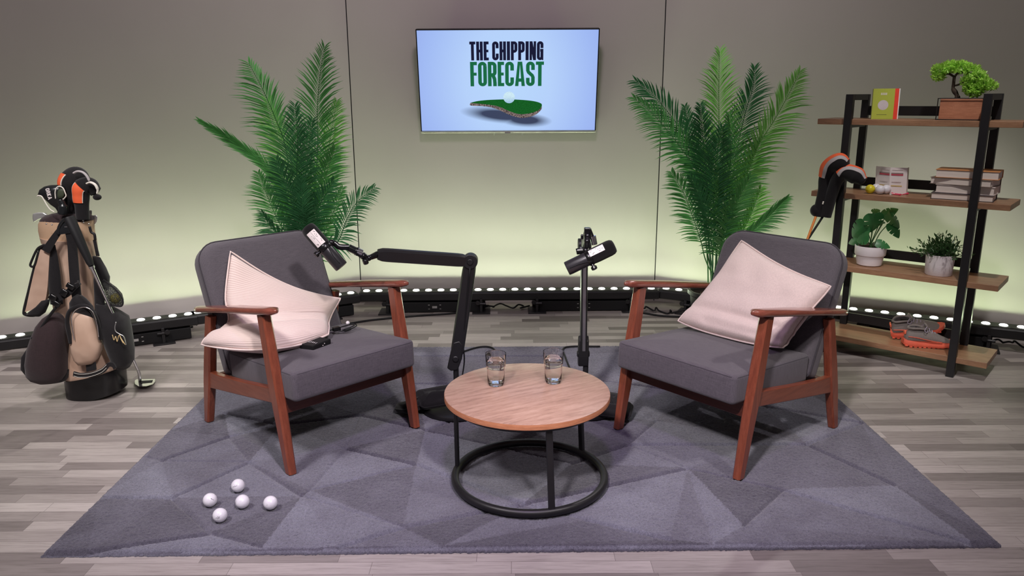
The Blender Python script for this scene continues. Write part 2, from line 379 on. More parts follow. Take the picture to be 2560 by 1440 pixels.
cable('rug_cable', [gr(1500, 866, .0245), gr(1430, 866, .0245), gr(1408, 872, .0245), gr(1412, 890, .0245), gr(1428, 930, .0245), V(.305, 3.05, .03)], 0.0045, 'black cable looping over the rug behind the right water glass')

# ------------------------------------------------------------------ wall screen
TVT = onpl(1270, 72, V(0, 4.715, 0), V(0, 1, 0)); TVB = onpl(1270, 331, V(0, 4.83, 0), V(0, 1, 0))
tvc = (TVT+TVB)/2; tvu = (TVT-TVB); TH = tvu.length; tvu.normalize(); tvn = V(1, 0, 0).cross(tvu)      # tvn points to the room
TW = 1.068
rotm = Matrix((V(1, 0, 0), tvu, tvn)).transposed()
tv = thing('television', 'flat screen TV showing a golf title card, high on the back wall', 'television', tvc, rot=rotm)
def T(x, y, z=0): return V(x, y, z)
MB().box((0, 0, -0.02), (TW, TH, 0.035)).build('back_panel', M['blackmatte'], tv, world=False, smooth=0, bevel=0.004)
mb = MB(); b = 0.006
mb.box((-TW/2+b/2, 0, 0.001), (b, TH, 0.012)); mb.box((TW/2-b/2, 0, 0.001), (b, TH, 0.012)); mb.box((0, TH/2-b/2, 0.001), (TW, b, 0.012)); mb.build('bezel', M['blackgloss'], tv, world=False, smooth=0, bevel=0.001)
MB().box((0, -TH/2+0.005, 0.001), (TW, 0.012, 0.014)).build('chrome_sill', simple('pale_metal_trim', (.75, .76, .66, 1), .3, 0.8), tv, world=False, smooth=0, bevel=0.002)
MB().box((-0.005, -TH/2-0.001, 0.0085), (0.034, 0.006, 0.003)).build('badge', M['steel'], tv, world=False, smooth=0)
for x in (-0.085, 0.087):
    MB().cyl((x, -TH/2-0.022, -0.02), 0.0045, 0.028, 10, (0, 1, 0)).build('mount_screw', M['steel'], tv, world=False)
def screen_mat():
    s = N('lit_title_card'); tc = s.n('ShaderNodeTexCoord'); sx = s.n('ShaderNodeSeparateXYZ'); s.l(tc.outputs['Object'], sx.inputs[0])
    d = s.math('SQRT', s.math('ADD', s.math('POWER', s.math('MULTIPLY', sx.outputs[0], 1.25), 2), s.math('POWER', sx.outputs[1], 2)))
    c = s.ramp(d, [(0.0, srgb(184, 216, 252)), (0.32, srgb(180, 208, 250)), (0.62, srgb(160, 186, 243)), (0.8, srgb(150, 172, 236))])
    # soft drop shadow under the floating turf, part of the picture shown
    def blob(cx, cy, rx, ry, tilt):
        x = s.math('ADD', sx.outputs[0], -cx); y = s.math('ADD', s.math('ADD', sx.outputs[1], -cy), s.math('MULTIPLY', x, tilt))
        r = s.math('SQRT', s.math('ADD', s.math('POWER', s.math('DIVIDE', x, rx), 2), s.math('POWER', s.math('DIVIDE', y, ry), 2)))
        return s.ramp(r, [(0.45, (1, 1, 1, 1)), (1.0, (0, 0, 0, 1))])
    k = s.math('MAXIMUM', blob(-0.045, -0.196, 0.25, 0.052, 0.10), blob(0.10, -0.226, 0.17, 0.046, 0.06))
    c = s.mix(s.math('MULTIPLY', k, 0.93), c, srgb(20, 22, 60))
    s.base((0.01, 0.01, 0.01, 1)); s.l(c, s.b.inputs['Emission Color']); s.set(Emission_Strength=1.0, Roughness=0.3, Specular_IOR_Level=0.2); return s.m
MB().box((0, 0.004, 0.0), (TW-2*b, TH-b-0.012, 0.004)).build('screen', screen_mat(), tv, world=False, smooth=0)
# lettering: heavy condensed capitals drawn as strokes
def thick(mb, pts, w, z0=0.0022, d=0.0008, wv=None):
    """flat stroke along 2D pts; w: width of verticals, wv: width of horizontals"""
    wv = wv or w; n = len(pts); L = []; R = []
    for i in range(n):
        a = pts[max(i-1, 0)]; c = pts[min(i+1, n-1)]; p = pts[i]
        t = V(c[0]-a[0], c[1]-a[1], 0); t.normalize(); nx, ny = -t.y, t.x
        L.append(V(p[0]+nx*w/2, p[1]+ny*wv/2, z0)); R.append(V(p[0]-nx*w/2, p[1]-ny*wv/2, z0))
    for i in range(n-1):
        vs = [L[i], R[i], R[i+1], L[i+1]]
        a = [mb.v(q) for q in vs]; c = [mb.v(q+V(0, 0, d)) for q in vs]
        mb.f(a); mb.f(c)
        for j in range(4): mb.f([a[j], a[(j+1) % 4], c[(j+1) % 4], c[j]])
def rect(mb, x0, y0, x1, y1, z0=0.0022, d=0.0008):
    mb.box(((x0+x1)/2, (y0+y1)/2, z0+d/2), (x1-x0, y1-y0, d))
def rr(x0, y0, x1, y1, r, a0, a1):
    """rounded-rectangle path, corners listed from a0 to a1 (quarter numbers, counter-clockwise from right-top)"""
    cs = [(x1-r, y1-r), (x0+r, y1-r), (x0+r, y0+r), (x1-r, y0+r)]; out = []
    for q in range(a0, a1):
        cx, cy = cs[q % 4]
        for k in range(7):
            a = PI/2*(q % 4) + PI/2*k/6; out.append((cx+r*math.cos(a), cy+r*math.sin(a)))
    return out
def glyph(mb, ch, x, y, w, h, s, sh):
    """draw capital ch in the box (x, y, w, h); s stem width, sh bar height"""
    x1, y1 = x+w, y+h; i = s/2; j = sh/2; r = min(w*0.34, h*0.2, (w-s)*0.48)
    X0, X1, Y0, Y1 = x+i, x1-i, y+j, y1-j
    if ch == 'T': rect(mb, x, y1-sh, x1, y1); rect(mb, x+w/2-i, y, x+w/2+i, y1)
    elif ch == 'H': rect(mb, x, y, x+s, y1); rect(mb, x1-s, y, x1, y1); rect(mb, x, y+h/2-j, x1, y+h/2+j)
    elif ch in 'EF':
        rect(mb, x, y, x+s, y1); rect(mb, x, y1-sh, x1, y1); rect(mb, x, y+h/2-j*.9, x1-w*.06, y+h/2+j*.9)
        if ch == 'E': rect(mb, x, y, x1, y+sh)
    elif ch == 'I': rect(mb, x, y, x1, y1)
    elif ch == 'O': thick(mb, rr(X0, Y0, X1, Y1, r, 0, 4)+[(X1, Y1-r)], s, wv=sh)
    elif ch in 'CG':
        p = [(X1, y+h*.64)] + rr(X0, Y0, X1, Y1, r, 0, 4)
        if ch == 'C': p += [(X1, y+h*.36)]
        else: p += [(X1, y+h*.5)]; rect(mb, x+w*.5, y+h*.45, x1, y+h*.45+sh); rect(mb, x1-s*.45, y, x1, y+h*.3)
        thick(mb, p, s, wv=sh)
    elif ch in 'PR':
        rect(mb, x, y, x+s, y1); yb = y+h*.40
        thick(mb, [(x+s*.5, yb+j)] + [(X1-r, yb+j)] + [(X1-r+r*math.sin(a*PI/12), yb+j+r-r*math.cos(a*PI/12)) for a in range(1, 7)] + rr(X0, yb+j, X1, Y1, r, 0, 1) + [(x+s*.5, Y1)], s, wv=sh)
        if ch == 'R': thick(mb, [(x+w*.55, yb+j), (X1-s*.1, yb-h*.1), (X1, y+h*.12), (X1, y)], s)
    elif ch == 'N':
        rect(mb, x, y, x+s*.85, y1); rect(mb, x1-s*.85, y, x1, y1)
        mb.prism([(x, y1), (x+s*1.0, y1), (x1, y), (x1-s*1.0, y)], 0.0008, (0, 0, 0.0022), (1, 0, 0), (0, 1, 0))
    elif ch == 'A':
        mb.prism([(x, y), (x+s*.95, y), (x+w/2+s*.06, y1), (x+w/2-s*.62, y1)], 0.0008, (0, 0, 0.0022), (1, 0, 0), (0, 1, 0))
        mb.prism([(x1-s*.95, y), (x1, y), (x+w/2+s*.62, y1), (x+w/2-s*.06, y1)], 0.0008, (0, 0, 0.0022), (1, 0, 0), (0, 1, 0))
        rect(mb, x+w*.22, y+h*.18, x1-w*.22, y+h*.18+sh)
    elif ch == 'S':
        ym = y+h*.5
        p = [(X1, y+h*.66)] + rr(X0, y, X1, Y1, r, 0, 2) + [(X0, ym+h*.14), (X0+w*.08, ym+h*.07), (X1-w*.08, ym-h*.07), (X1, ym-h*.14)] + [(X1, Y0+r)] + list(reversed(rr(X0, Y0, X1, Y1, r, 2, 4)))[0:14] + [(X0, y+h*.34)]
        thick(mb, p, s, wv=sh)
    elif ch == 'K':
        rect(mb, x, y, x+s, y1); thick(mb, [(x+s*.7, y+h*.42), (x1-i, y1)], s); thick(mb, [(x+s*.9, y+h*.55), (x1-i, y)], s)
def word(mb, txt, x, y, h, widths, gap, s, sh, space):
    for ch in txt:
        if ch == ' ': x += space; continue
        w = widths.get(ch, widths['_']); glyph(mb, ch, x, y, w, h, s, sh); x += w+gap
    return x-gap
# position on the panel: pixels of the photographed screen, measured from its centre line
kx = TW/2250*1.107; ky = TH/1163.0
def sxp(px): return (px-1122)*0.000528
def syp(py): return -(py-680)*ky*0.985
mb = MB(); h = syp(226)-syp(434); s_ = 34*0.000528
W1 = 852*0.000528
word(mb, 'THE CHIPPING', sxp(697), syp(434), h, {'_': 72*.000528, 'T': 66*.000528, 'E': 56*.000528, 'I': 35*.000528}, 9.5*.000528, 32*.000528, 30*.000528, 29*.000528)
mb.build('title_lettering', emit('dark_navy_lettering', srgb(22, 24, 52), 1.0), tv, world=False, smooth=0)
mb = MB(); h = syp(450)-syp(726)
word(mb, 'FORECAST', sxp(699), syp(726), h, {'_': 98*.000528, 'F': 76*.000528, 'E': 72*.000528, 'T': 90*.000528, 'A': 112*.000528}, 12*.000528, 40*.000528, 36*.000528, 0)
mb.build('subtitle_lettering', emit('green_lettering', srgb(24, 104, 66), 1.0), tv, world=False, smooth=0)
def curve2(pts, n=8): return [(p.x, p.y) for p in spline([V(a, b_, 0) for a, b_ in pts], n)]
top = [(690, 916), (770, 897), (880, 885), (1000, 880), (1130, 878), (1260, 884), (1370, 894), (1450, 909), (1500, 930), (1508, 955)]
bot = [(1508, 960), (1470, 1005), (1400, 1035), (1300, 1052), (1220, 1046), (1120, 1010), (1030, 968), (940, 945), (820, 930), (690, 918)]
soil = [(1508, 958), (1500, 1000), (1450, 1050), (1380, 1082), (1290, 1096), (1215, 1086), (1120, 1052), (1030, 1008), (930, 972), (820, 956), (694, 948), (690, 916)]
conv = lambda P: [(sxp(a), syp(b_)) for a, b_ in P]
def em_noise(name, c0, c1, sc_):
    s = N(name); c = s.ramp(s.noise(s.coord(), sc_, 3), [(0.38, c0), (0.62, c1)]); s.base((0, 0, 0, 1)); s.l(c, s.b.inputs['Emission Color']); s.set(Emission_Strength=1.0, Specular_IOR_Level=0.2); return s.m
soilpoly = conv(curve2(bot, 5)[::-1]) ; lower = conv(curve2(soil, 5))
mb = MB(); mb.prism(soilpoly[:1]+lower[::-1][1:-1]+soilpoly[-1:]+conv(curve2(bot, 5))[1:-1], 0.0008, (0, 0, 0.0022), (1, 0, 0), (0, 1, 0)); mb.build('turf_soil_picture', em_noise('soil_on_screen', srgb(40, 30, 34), srgb(150, 132, 128), 190), tv, world=False, smooth=0)
mb = MB(); mb.prism(conv(curve2(top, 5)+curve2(bot, 5)[1:-1]), 0.0008, (0, 0, 0.0026), (1, 0, 0), (0, 1, 0)); mb.build('turf_picture', em_noise('turf_on_screen', srgb(8, 72, 24), srgb(18, 104, 38), 260), tv, world=False, smooth=0)
def scrball():
    s = N('ball_on_screen'); tc = s.n('ShaderNodeTexCoord'); sx = s.n('ShaderNodeSeparateXYZ'); s.l(tc.outputs['Object'], sx.inputs[0])
    k = s.ramp(s.math('MULTIPLY', s.math('ADD', sx.outputs[1], 0.155), 14.0), [(0.0, srgb(96, 128, 170)), (0.5, srgb(160, 196, 226)), (1.0, srgb(206, 234, 246))])
    vo = s.n('ShaderNodeTexVoronoi', Scale=170.0); s.l(tc.outputs['Object'], vo.inputs['Vector'])
    c = s.mix(0.35, k, s.ramp(vo.outputs['Distance'], [(0.1, (.35, .45, .55, 1)), (0.5, (1, 1, 1, 1))]), 'MULTIPLY')
    s.base((0, 0, 0, 1)); s.l(c, s.b.inputs['Emission Color']); s.set(Emission_Strength=1.0); return s.m
mb = MB(); mb.prism([(sxp(1133)+0.0345*math.cos(a*PI/18), syp(856)+0.0345*math.sin(a*PI/18)) for a in range(36)], 0.0008, (0, 0, 0.0032), (1, 0, 0), (0, 1, 0)); mb.build('ball_picture', scrball(), tv, world=False, smooth=0)

# ------------------------------------------------------------------ rug
def P2(x, y): q = gr(x, y, 0.02); return (q.x, q.y)
RUGC = [gr(103, 1391, .005), gr(2505, 1366, .005), gr(2120, 1012, .005), gr(503, 990, .005)]
ux = (RUGC[1]-RUGC[0]); uy = V(RUGC[3].x-RUGC[0].x, RUGC[3].y-RUGC[0].y, 0).normalized()
RA, RB = RUGC[0], RUGC[1]
fy = gr(1340, 867, .01).y
left_top = V(RA.x+0.005, fy, 0); right_top = V(RB.x-0.02, fy, 0)
nodes = {'NL': (RA.x, RA.y), 'NR': (RB.x, RB.y), 'FL': (left_top.x, left_top.y), 'FR': (right_top.x, right_top.y)}
px_nodes = dict(e1=(247, 1240), e2=(365, 1140), e3=(425, 1075), n1=(432, 1242), n2=(403, 1149), n3=(623, 1152), n4=(573, 1089), n5=(525, 1330), n6=(220, 1376), n7=(755, 1237),
    q1=(865, 1119), q2=(1040, 1158), q3=(1062, 1072), q4=(1310, 1258), q5=(1008, 1315), q6=(1570, 1109), q7=(1720, 1168), q8=(1785, 1357), q9=(848, 1365), q10=(772, 1224), q11=(1430, 1156), q12=(1465, 1296), q13=(1675, 1346), q14=(1105, 1363),
    r1=(2018, 1108), r2=(2153, 1054), r3=(2237, 1210), r4=(1957, 1222), r5=(1915, 1013), r6=(2440, 1357), r7=(1860, 1310), r8=(1640, 1050),
    b1=(1055, 888), b2=(1362, 888), b3=(1040, 957), b4=(1125, 957), b5=(900, 1035), b6=(560, 1030), b7=(700, 1060), b8=(1575, 958), b9=(1700, 975), b10=(1460, 945), b11=(1250, 1010), b12=(660, 960), b13=(1980, 960), s1=(655, 1365))
for k, p in px_nodes.items(): nodes[k] = P2(*p)
seg = [('e1', 'n1'), ('n1', 'n3'), ('n2', 'n4'), ('n3', 'n7'), ('n1', 'n5'), ('n6', 'n5'), ('NL', 'n6'), ('n2', 'n3'), ('e2', 'n2'), ('n3', 'n4'), ('n7', 'q10'), ('q1', 'q2'), ('q10', 'q2'), ('q2', 'q4'), ('q3', 'q11'), ('q2', 'q3'), ('q4', 'q7'), ('q7', 'q6'), ('q5', 'q4'), ('q9', 'q5'), ('n7', 'q5'), ('q6', 'q11'), ('q6', 'r1'), ('q12', 'q13'), ('q7', 'q8'), ('q1', 'q10'), ('r5', 'r2'), ('r1', 'r2'), ('r1', 'r3'), ('r4', 'r6'), ('r1', 'r5'), ('r4', 'r7'), ('r4', 'q7'), ('b1', 'b2'), ('b3', 'b4'), ('b5', 'q3'), ('b6', 'b7'), ('b8', 'b9'), ('r8', 'q6'), ('b9', 'r5'), ('b10', 'b8'), ('b11', 'q3'), ('b7', 'b5'), ('n5', 's1'), ('q12', 'q4'), ('b5', 'q1'), ('n4', 'b7')]
soft = {('n2', 'n3'), ('e2', 'n2'), ('n3', 'n4'), ('q2', 'q3'), ('r1', 'r5'), ('q7', 'q8'), ('q1', 'q10'), ('n7', 'q5'), ('n5', 's1'), ('q12', 'q4'), ('b5', 'q1'), ('n4', 'b7'), ('q7', 'q6')}
names = list(nodes); idx = {k: i for i, k in enumerate(names)}
vin = [Vector(nodes[k]) for k in names]
hull = [('NL', 'NR'), ('NR', 'FR'), ('FR', 'FL'), ('FL', 'NL')]
res = geometry.delaunay_2d_cdt(vin, [(idx[a], idx[b_]) for a, b_ in seg+hull], [], 0, 1e-4)
tv_, tf_ = res[0], res[2]
def rug():
    st = 0.0045; x0 = min(RA.x, left_top.x); nx = int((RB.x-x0)/st); ny = int((fy-min(RA.y, RB.y))/st)
    u = np.linspace(0, 1, nx+1); v = np.linspace(0, 1, ny+1); Ug, Vg = np.meshgrid(u, v)
    c = [np.array(nodes[k]) for k in ('NL', 'NR', 'FR', 'FL')]
    rs = np.random.RandomState(4)
    P = ((1-Ug)*(1-Vg))[..., None]*c[0] + (Ug*(1-Vg))[..., None]*c[1] + (Ug*Vg)[..., None]*c[2] + ((1-Ug)*Vg)[..., None]*c[3]
    P = P.reshape(-1, 2); X, Y = P[:, 0], P[:, 1]
    # wavy edges
    edge = np.minimum.reduce([Ug, 1-Ug]).reshape(-1)*(RB.x-x0); edge2 = np.minimum(Vg, 1-Vg).reshape(-1)*(fy-RA.y); ed = np.minimum(edge, edge2)
    z = np.full(len(P), 0.0165); tone = np.zeros(len(P)); rt = random.Random(21)
    for f in tf_:
        a, b_, d = [np.array(tv_[i]) for i in f[:3]]
        den = (b_[1]-d[1])*(a[0]-d[0])+(d[0]-b_[0])*(a[1]-d[1])
        if abs(den) < 1e-9: continue
        l1 = ((b_[1]-d[1])*(X-d[0])+(d[0]-b_[0])*(Y-d[1]))/den; l2 = ((d[1]-a[1])*(X-d[0])+(a[0]-d[0])*(Y-d[1]))/den; l3 = 1-l1-l2
        ins = (l1 >= -1e-6) & (l2 >= -1e-6) & (l3 >= -1e-6)
        t0 = rt.choice([-1.0, -.55, -.1, .35, .75, 1.0]); gx = rt.uniform(-.9, .9); gy = rt.uniform(-.9, .9); cx, cy = (a+b_+d)/3
        tone[ins] = t0 + gx*(X[ins]-cx) + gy*(Y[ins]-cy)
    gro = np.zeros(len(P))
    for a, b_ in seg:
        p, q = np.array(nodes[a]), np.array(nodes[b_]); d = q-p; L = np.linalg.norm(d); d /= L
        t = np.clip((X-p[0])*d[0]+(Y-p[1])*d[1], 0, L); dist = np.hypot(X-p[0]-t*d[0], Y-p[1]-t*d[1])
        w = 0.5 if (a, b_) in soft else 1.0
        gro = np.maximum(gro, w*np.exp(-(dist/(0.0052 if w == 1 else .0042))**2))
        side = (X-p[0])*d[1]-(Y-p[1])*d[0]
        z += 0.0016*np.exp(-np.abs(side)/0.05)*np.sign(side)*(dist < 0.25)*w*np.exp(-(np.maximum(0, dist-np.abs(side)))/0.02)*(1 if (len(a)+len(b_)) % 2 else -1)
    n1 = rs.rand(len(P)); z += (n1-0.5)*0.0040
    z -= gro*0.012; z *= np.clip(0.35+ed/0.022, 0.0, 1.0); z = np.maximum(z, 0.001)
    wob = (rs.rand(len(P))-.5)*0.004*(ed < 0.003)
    P = np.column_stack([X + (rs.rand(len(P))-.5)*0.003 + wob, Y + (rs.rand(len(P))-.5)*0.003 + wob, z])
    # skirt row closes the edge down to the floor
    I = np.arange((nx+1)*(ny+1)).reshape(ny+1, nx+1)
    F = np.stack([I[:-1, :-1], I[:-1, 1:], I[1:, 1:], I[1:, :-1]], -1).reshape(-1, 4)
    ring = np.concatenate([I[0, :], I[1:, -1], I[-1, -2::-1], I[-2:0:-1, 0]])
    low = P[ring].copy(); low[:, 2] = 0.0005; base = len(P); P = np.vstack([P, low]); k = len(ring); j = np.arange(k)
    F2 = np.stack([ring[j], base+j, base+(j+1) % k, ring[(j+1) % k]], -1); F = np.vstack([F, F2])
    me = bpy.data.meshes.new('rug'); me.vertices.add(len(P)); me.vertices.foreach_set('co', P.astype(np.float32).ravel())
    me.loops.add(F.size); me.loops.foreach_set('vertex_index', F.astype(np.int32).ravel()); me.polygons.add(len(F))
    me.polygons.foreach_set('loop_start', np.arange(0, F.size, 4, dtype=np.int32)); me.polygons.foreach_set('use_smooth', [True]*len(F)); me.update()
    at_ = me.attributes.new('pile_tone', 'FLOAT', 'POINT'); at_.data.foreach_set('value', np.concatenate([tone, tone[ring]]).astype(np.float32))
    s = N('carved_rug_pile'); an = s.n('ShaderNodeAttribute', attribute_name='pile_tone')
    f = s.math('ADD', s.math('MULTIPLY', an.outputs['Fac'], 0.25), 0.5)
    f = s.math('ADD', f, s.math('MULTIPLY', s.math('ADD', s.noise(s.coord(), 7, 3), -0.5), 0.55))
    cc = s.ramp(f, [(0.0, srgb(66, 63, 73)), (0.5, srgb(97, 95, 107)), (1.0, srgb(126, 127, 140))])
    sp = s.noise(s.coord(), 330, 2, 0.8); sp2 = s.noise(s.coord(), 120, 2, 0.8)
    cc = s.mix(1.0, cc, s.ramp(s.math('ADD', s.math('MULTIPLY', sp, .6), s.math('MULTIPLY', sp2, .4)), [(0.32, (.50, .50, .51, 1)), (0.5, (1, 1, 1, 1)), (0.68, (1.45, 1.45, 1.45, 1))]), 'MULTIPLY')
    s.base(cc); s.set(Roughness=1.0, Specular_IOR_Level=0.05, Sheen_Weight=0.25); s.bump(sp, 0.7, 0.004)
    me.materials.append(s.m); o = bpy.data.objects.new('rug', me); COL.objects.link(o)
    tag(o, 'large dark grey rug carved with a triangle pattern, under the chairs and table', 'rug')
rug()
# ------------------------------------------------------------------ armchairs
def rrect(hw, hh, rt, rb, n=7):
    """rounded rectangle, rt radius of the two +y corners, rb of the two -y corners"""
    out = []
    for cx, cy, r, a in ((hw, hh, rt, 0), (-hw, hh, rt, 1), (-hw, -hh, rb, 2), (hw, -hh, rb, 3)):
        r = max(r, 0.004); sx, sy = (1 if cx > 0 else -1), (1 if cy > 0 else -1)
        for k in range(n+1):
            q = PI/2*a + PI/2*k/n; out.append((cx-sx*r+r*math.cos(q), cy-sy*r+r*math.sin(q)))
    return out
def pad(mb, hw, hh, t, rt, rb, re, o, ex, ey, ez, dome=0.0, n=7, fn=None, dome2=0.0):
    """upholstered pad: rounded rectangle in ex,ey, thickness t along ez, edge radius re, faces domed"""
    o, ex, ey, ez = Vector(o), Vector(ex), Vector(ey), Vector(ez); prof = []
    dd = lambda k, D: D*(1-k*k)
    mid = min(hw, hh)
    ins = [mid*0.97, mid*0.8, mid*0.6, mid*0.4, mid*0.2]
    for i in ins: prof.append((re+i*(mid-re)/mid, t/2 + dd(1-i/mid, dome)))
    for k in range(7): a = PI/2*k/6; prof.append((re*(1-math.sin(a)), t/2-re+re*math.cos(a)))
    for k in range(7): a = PI/2*k/6; prof.append((re*(1-math.cos(a)), -(t/2-re)-re*math.sin(a)))
    for i in reversed(ins): prof.append((re+i*(mid-re)/mid, -t/2 - dd(1-i/mid, dome2)))
    R = []
    for i, z in prof:
        ring = []
        for x, y in rrect(hw-i, hh-i, rt-i, rb-i, n):
            p = V(x, y, z); p = fn(p) if fn else p
            ring.append(o + ex*p.x + ey*p.y + ez*p.z)
        R.append(ring)
    return mb.rings(R)
CH_Z = 0.0
def make_chair(label, loc, rz):
    o = thing('armchair', label, 'armchair', loc, rz, 'wooden armchairs facing each other')
    W = 0.275
    up = V(0, 0.075, 0)
    st = math.atan2(-0.030, 0.48); ey = V(0, math.cos(st), math.sin(st)); ez = V(0, -math.sin(st), math.cos(st)); ex = V(1, 0, 0)
    wav = lambda p: V(p.x, p.y, p.z + 0.004*noise.noise(p*9))
    so = V(0, 0.205, 0.327)
    c = pad(MB(), 0.262, 0.242, 0.106, 0.020, 0.020, 0.015, so, ex, ey, ez, 0.016, fn=wav).build('seat', M['chairfab'], o, world=False, smooth=180)
    out = [so + ex*x*1.0 + ey*y*1.0 + ez*0.043 for x, y in rrect(0.262-.0035, 0.242-.0035, 0.018, 0.018, 7)]
    MB().tube(out, 0.0028, 6, loop=True).build('piping', M['piping'], c, world=False, smooth=180)
    lean = math.atan2(0.40, 0.917); by = V(0, math.sin(lean), math.cos(lean)); bz = V(0, -math.cos(lean), math.sin(lean))
    bo = V(0, 0.572, 0.496)
    def bfn(p): return V(p.x*(1.0-0.0*p.y), p.y, p.z + 0.004*noise.noise(V(p.x*7, p.y*7, 3.0)))
    c = pad(MB(), 0.262, 0.262, 0.105, 0.085, 0.03, 0.034, bo, ex, by, bz, 0.012, fn=bfn).build('backrest', M['chairfab'], o, world=False, smooth=180)
    for zz in (0.026,):
        out = [bo + ex*x + by*y + bz*zz for x, y in rrect(0.262+.001, 0.262+.001, 0.086, 0.031, 7)]
        MB().tube(out, 0.0026, 6, loop=True).build('piping', M['piping'], c, world=False, smooth=180)
    for s in (-1, 1):
        x = s*W
        def legloft(pts):      # (y, z, depth, lateral)
            R = []
            for y, z, d, w in pts:
                k = 0.006; hw, hd = w/2, d/2
                R.append([V(x+a, y+b_, z) for a, b_ in ((-hw+k, -hd), (hw-k, -hd), (hw, -hd+k), (hw, hd-k), (hw-k, hd), (-hw+k, hd), (-hw, hd-k), (-hw, -hd+k))])
            return MB().rings(R)
        legloft([(0.002, 0.0206, 0.036, 0.030), (0.042, 0.24, 0.052, 0.034), (0.062, 0.34, 0.056, 0.036), (0.104, 0.578, 0.048, 0.034)]).build('leg', M['chairwood'], o, world=False, smooth=30)
        legloft([(0.652, 0.0206, 0.036, 0.030), (0.606, 0.20, 0.054, 0.034), (0.582, 0.30, 0.052, 0.034), (0.535, 0.487, 0.042, 0.032)]).build('leg', M['chairwood'], o, world=False, smooth=30)
        mb = MB(); hw = 0.012
        prof = [(0.052, 0.268), (0.30, 0.228), (0.59, 0.182), (0.585, 0.252), (0.50, 0.258), (0.32, 0.282), (0.064, 0.322)]
        mb.prism([(a, b_) for a, b_ in prof], 0.024, (x-hw, 0, 0), (0, 1, 0), (0, 0, 1), (1, 0, 0)).build('side_rail', M['railwood'], o, world=False, smooth=0, bevel=0.003)
        # armrest: a flat paddle sloping down to the back
        R = []; y0, y1 = 0.012, 0.668; z0, z1 = 0.606, 0.488
        for k in range(25):
            t = k/24; e = min(1.0, max(0.0, min(t, 1-t)/0.045)); e = math.sqrt(max(0.02, 1-(1-e)**2))
            w = (0.040 + 0.030*math.sin(PI*min(1, t*1.05))**0.8)/2*e; h = 0.0135*(0.35+0.65*e) if t < .5 else 0.0125*(0.3+0.7*e)
            yy = y0+(y1-y0)*t; zz = z0+(z1-z0)*t + 0.004*math.sin(PI*t)
            R.append([V(x + w*math.copysign(abs(math.cos(q))**0.7, math.cos(q)), yy, zz + h*math.copysign(abs(math.sin(q))**0.7, math.sin(q))) for q in [2*PI*j/16 for j in range(16)]])
        MB().rings(R).build('armrest', M['armwood'], o, world=False, smooth=60)
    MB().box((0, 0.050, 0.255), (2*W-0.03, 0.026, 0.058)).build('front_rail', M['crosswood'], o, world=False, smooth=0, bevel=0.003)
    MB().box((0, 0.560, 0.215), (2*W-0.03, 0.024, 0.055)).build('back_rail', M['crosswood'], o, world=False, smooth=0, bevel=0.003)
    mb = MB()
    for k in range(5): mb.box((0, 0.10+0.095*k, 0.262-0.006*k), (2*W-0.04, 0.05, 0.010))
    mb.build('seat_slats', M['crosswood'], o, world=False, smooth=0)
    for s in (-1, 1):
        q = V(s*0.15, 0, 0)
        MB().beam(q+V(0, 0.545, 0.21), q+V(0, 0.735, 0.66), 0.03, 0.018, (1, 0, 0)).build('back_post', M['chairwood'], o, world=False, smooth=0, bevel=0.002)
    return o
CL = make_chair('charcoal armchair at the left with a ribbed cushion and black belt pack on it', (-0.583, 2.675, 0), math.radians(45.1))
CRt = copy_tree(CL, (0.596, 2.637, 0), math.radians(-49.6), 'charcoal armchair at the right with a smooth square cushion leaning on its back')
bpy.context.view_layer.update()
def ML(c): return Matrix.Translation(c.location) @ c.rotation_euler.to_matrix().to_4x4()
ML_L, ML_R = ML(CL), ML(CRt)

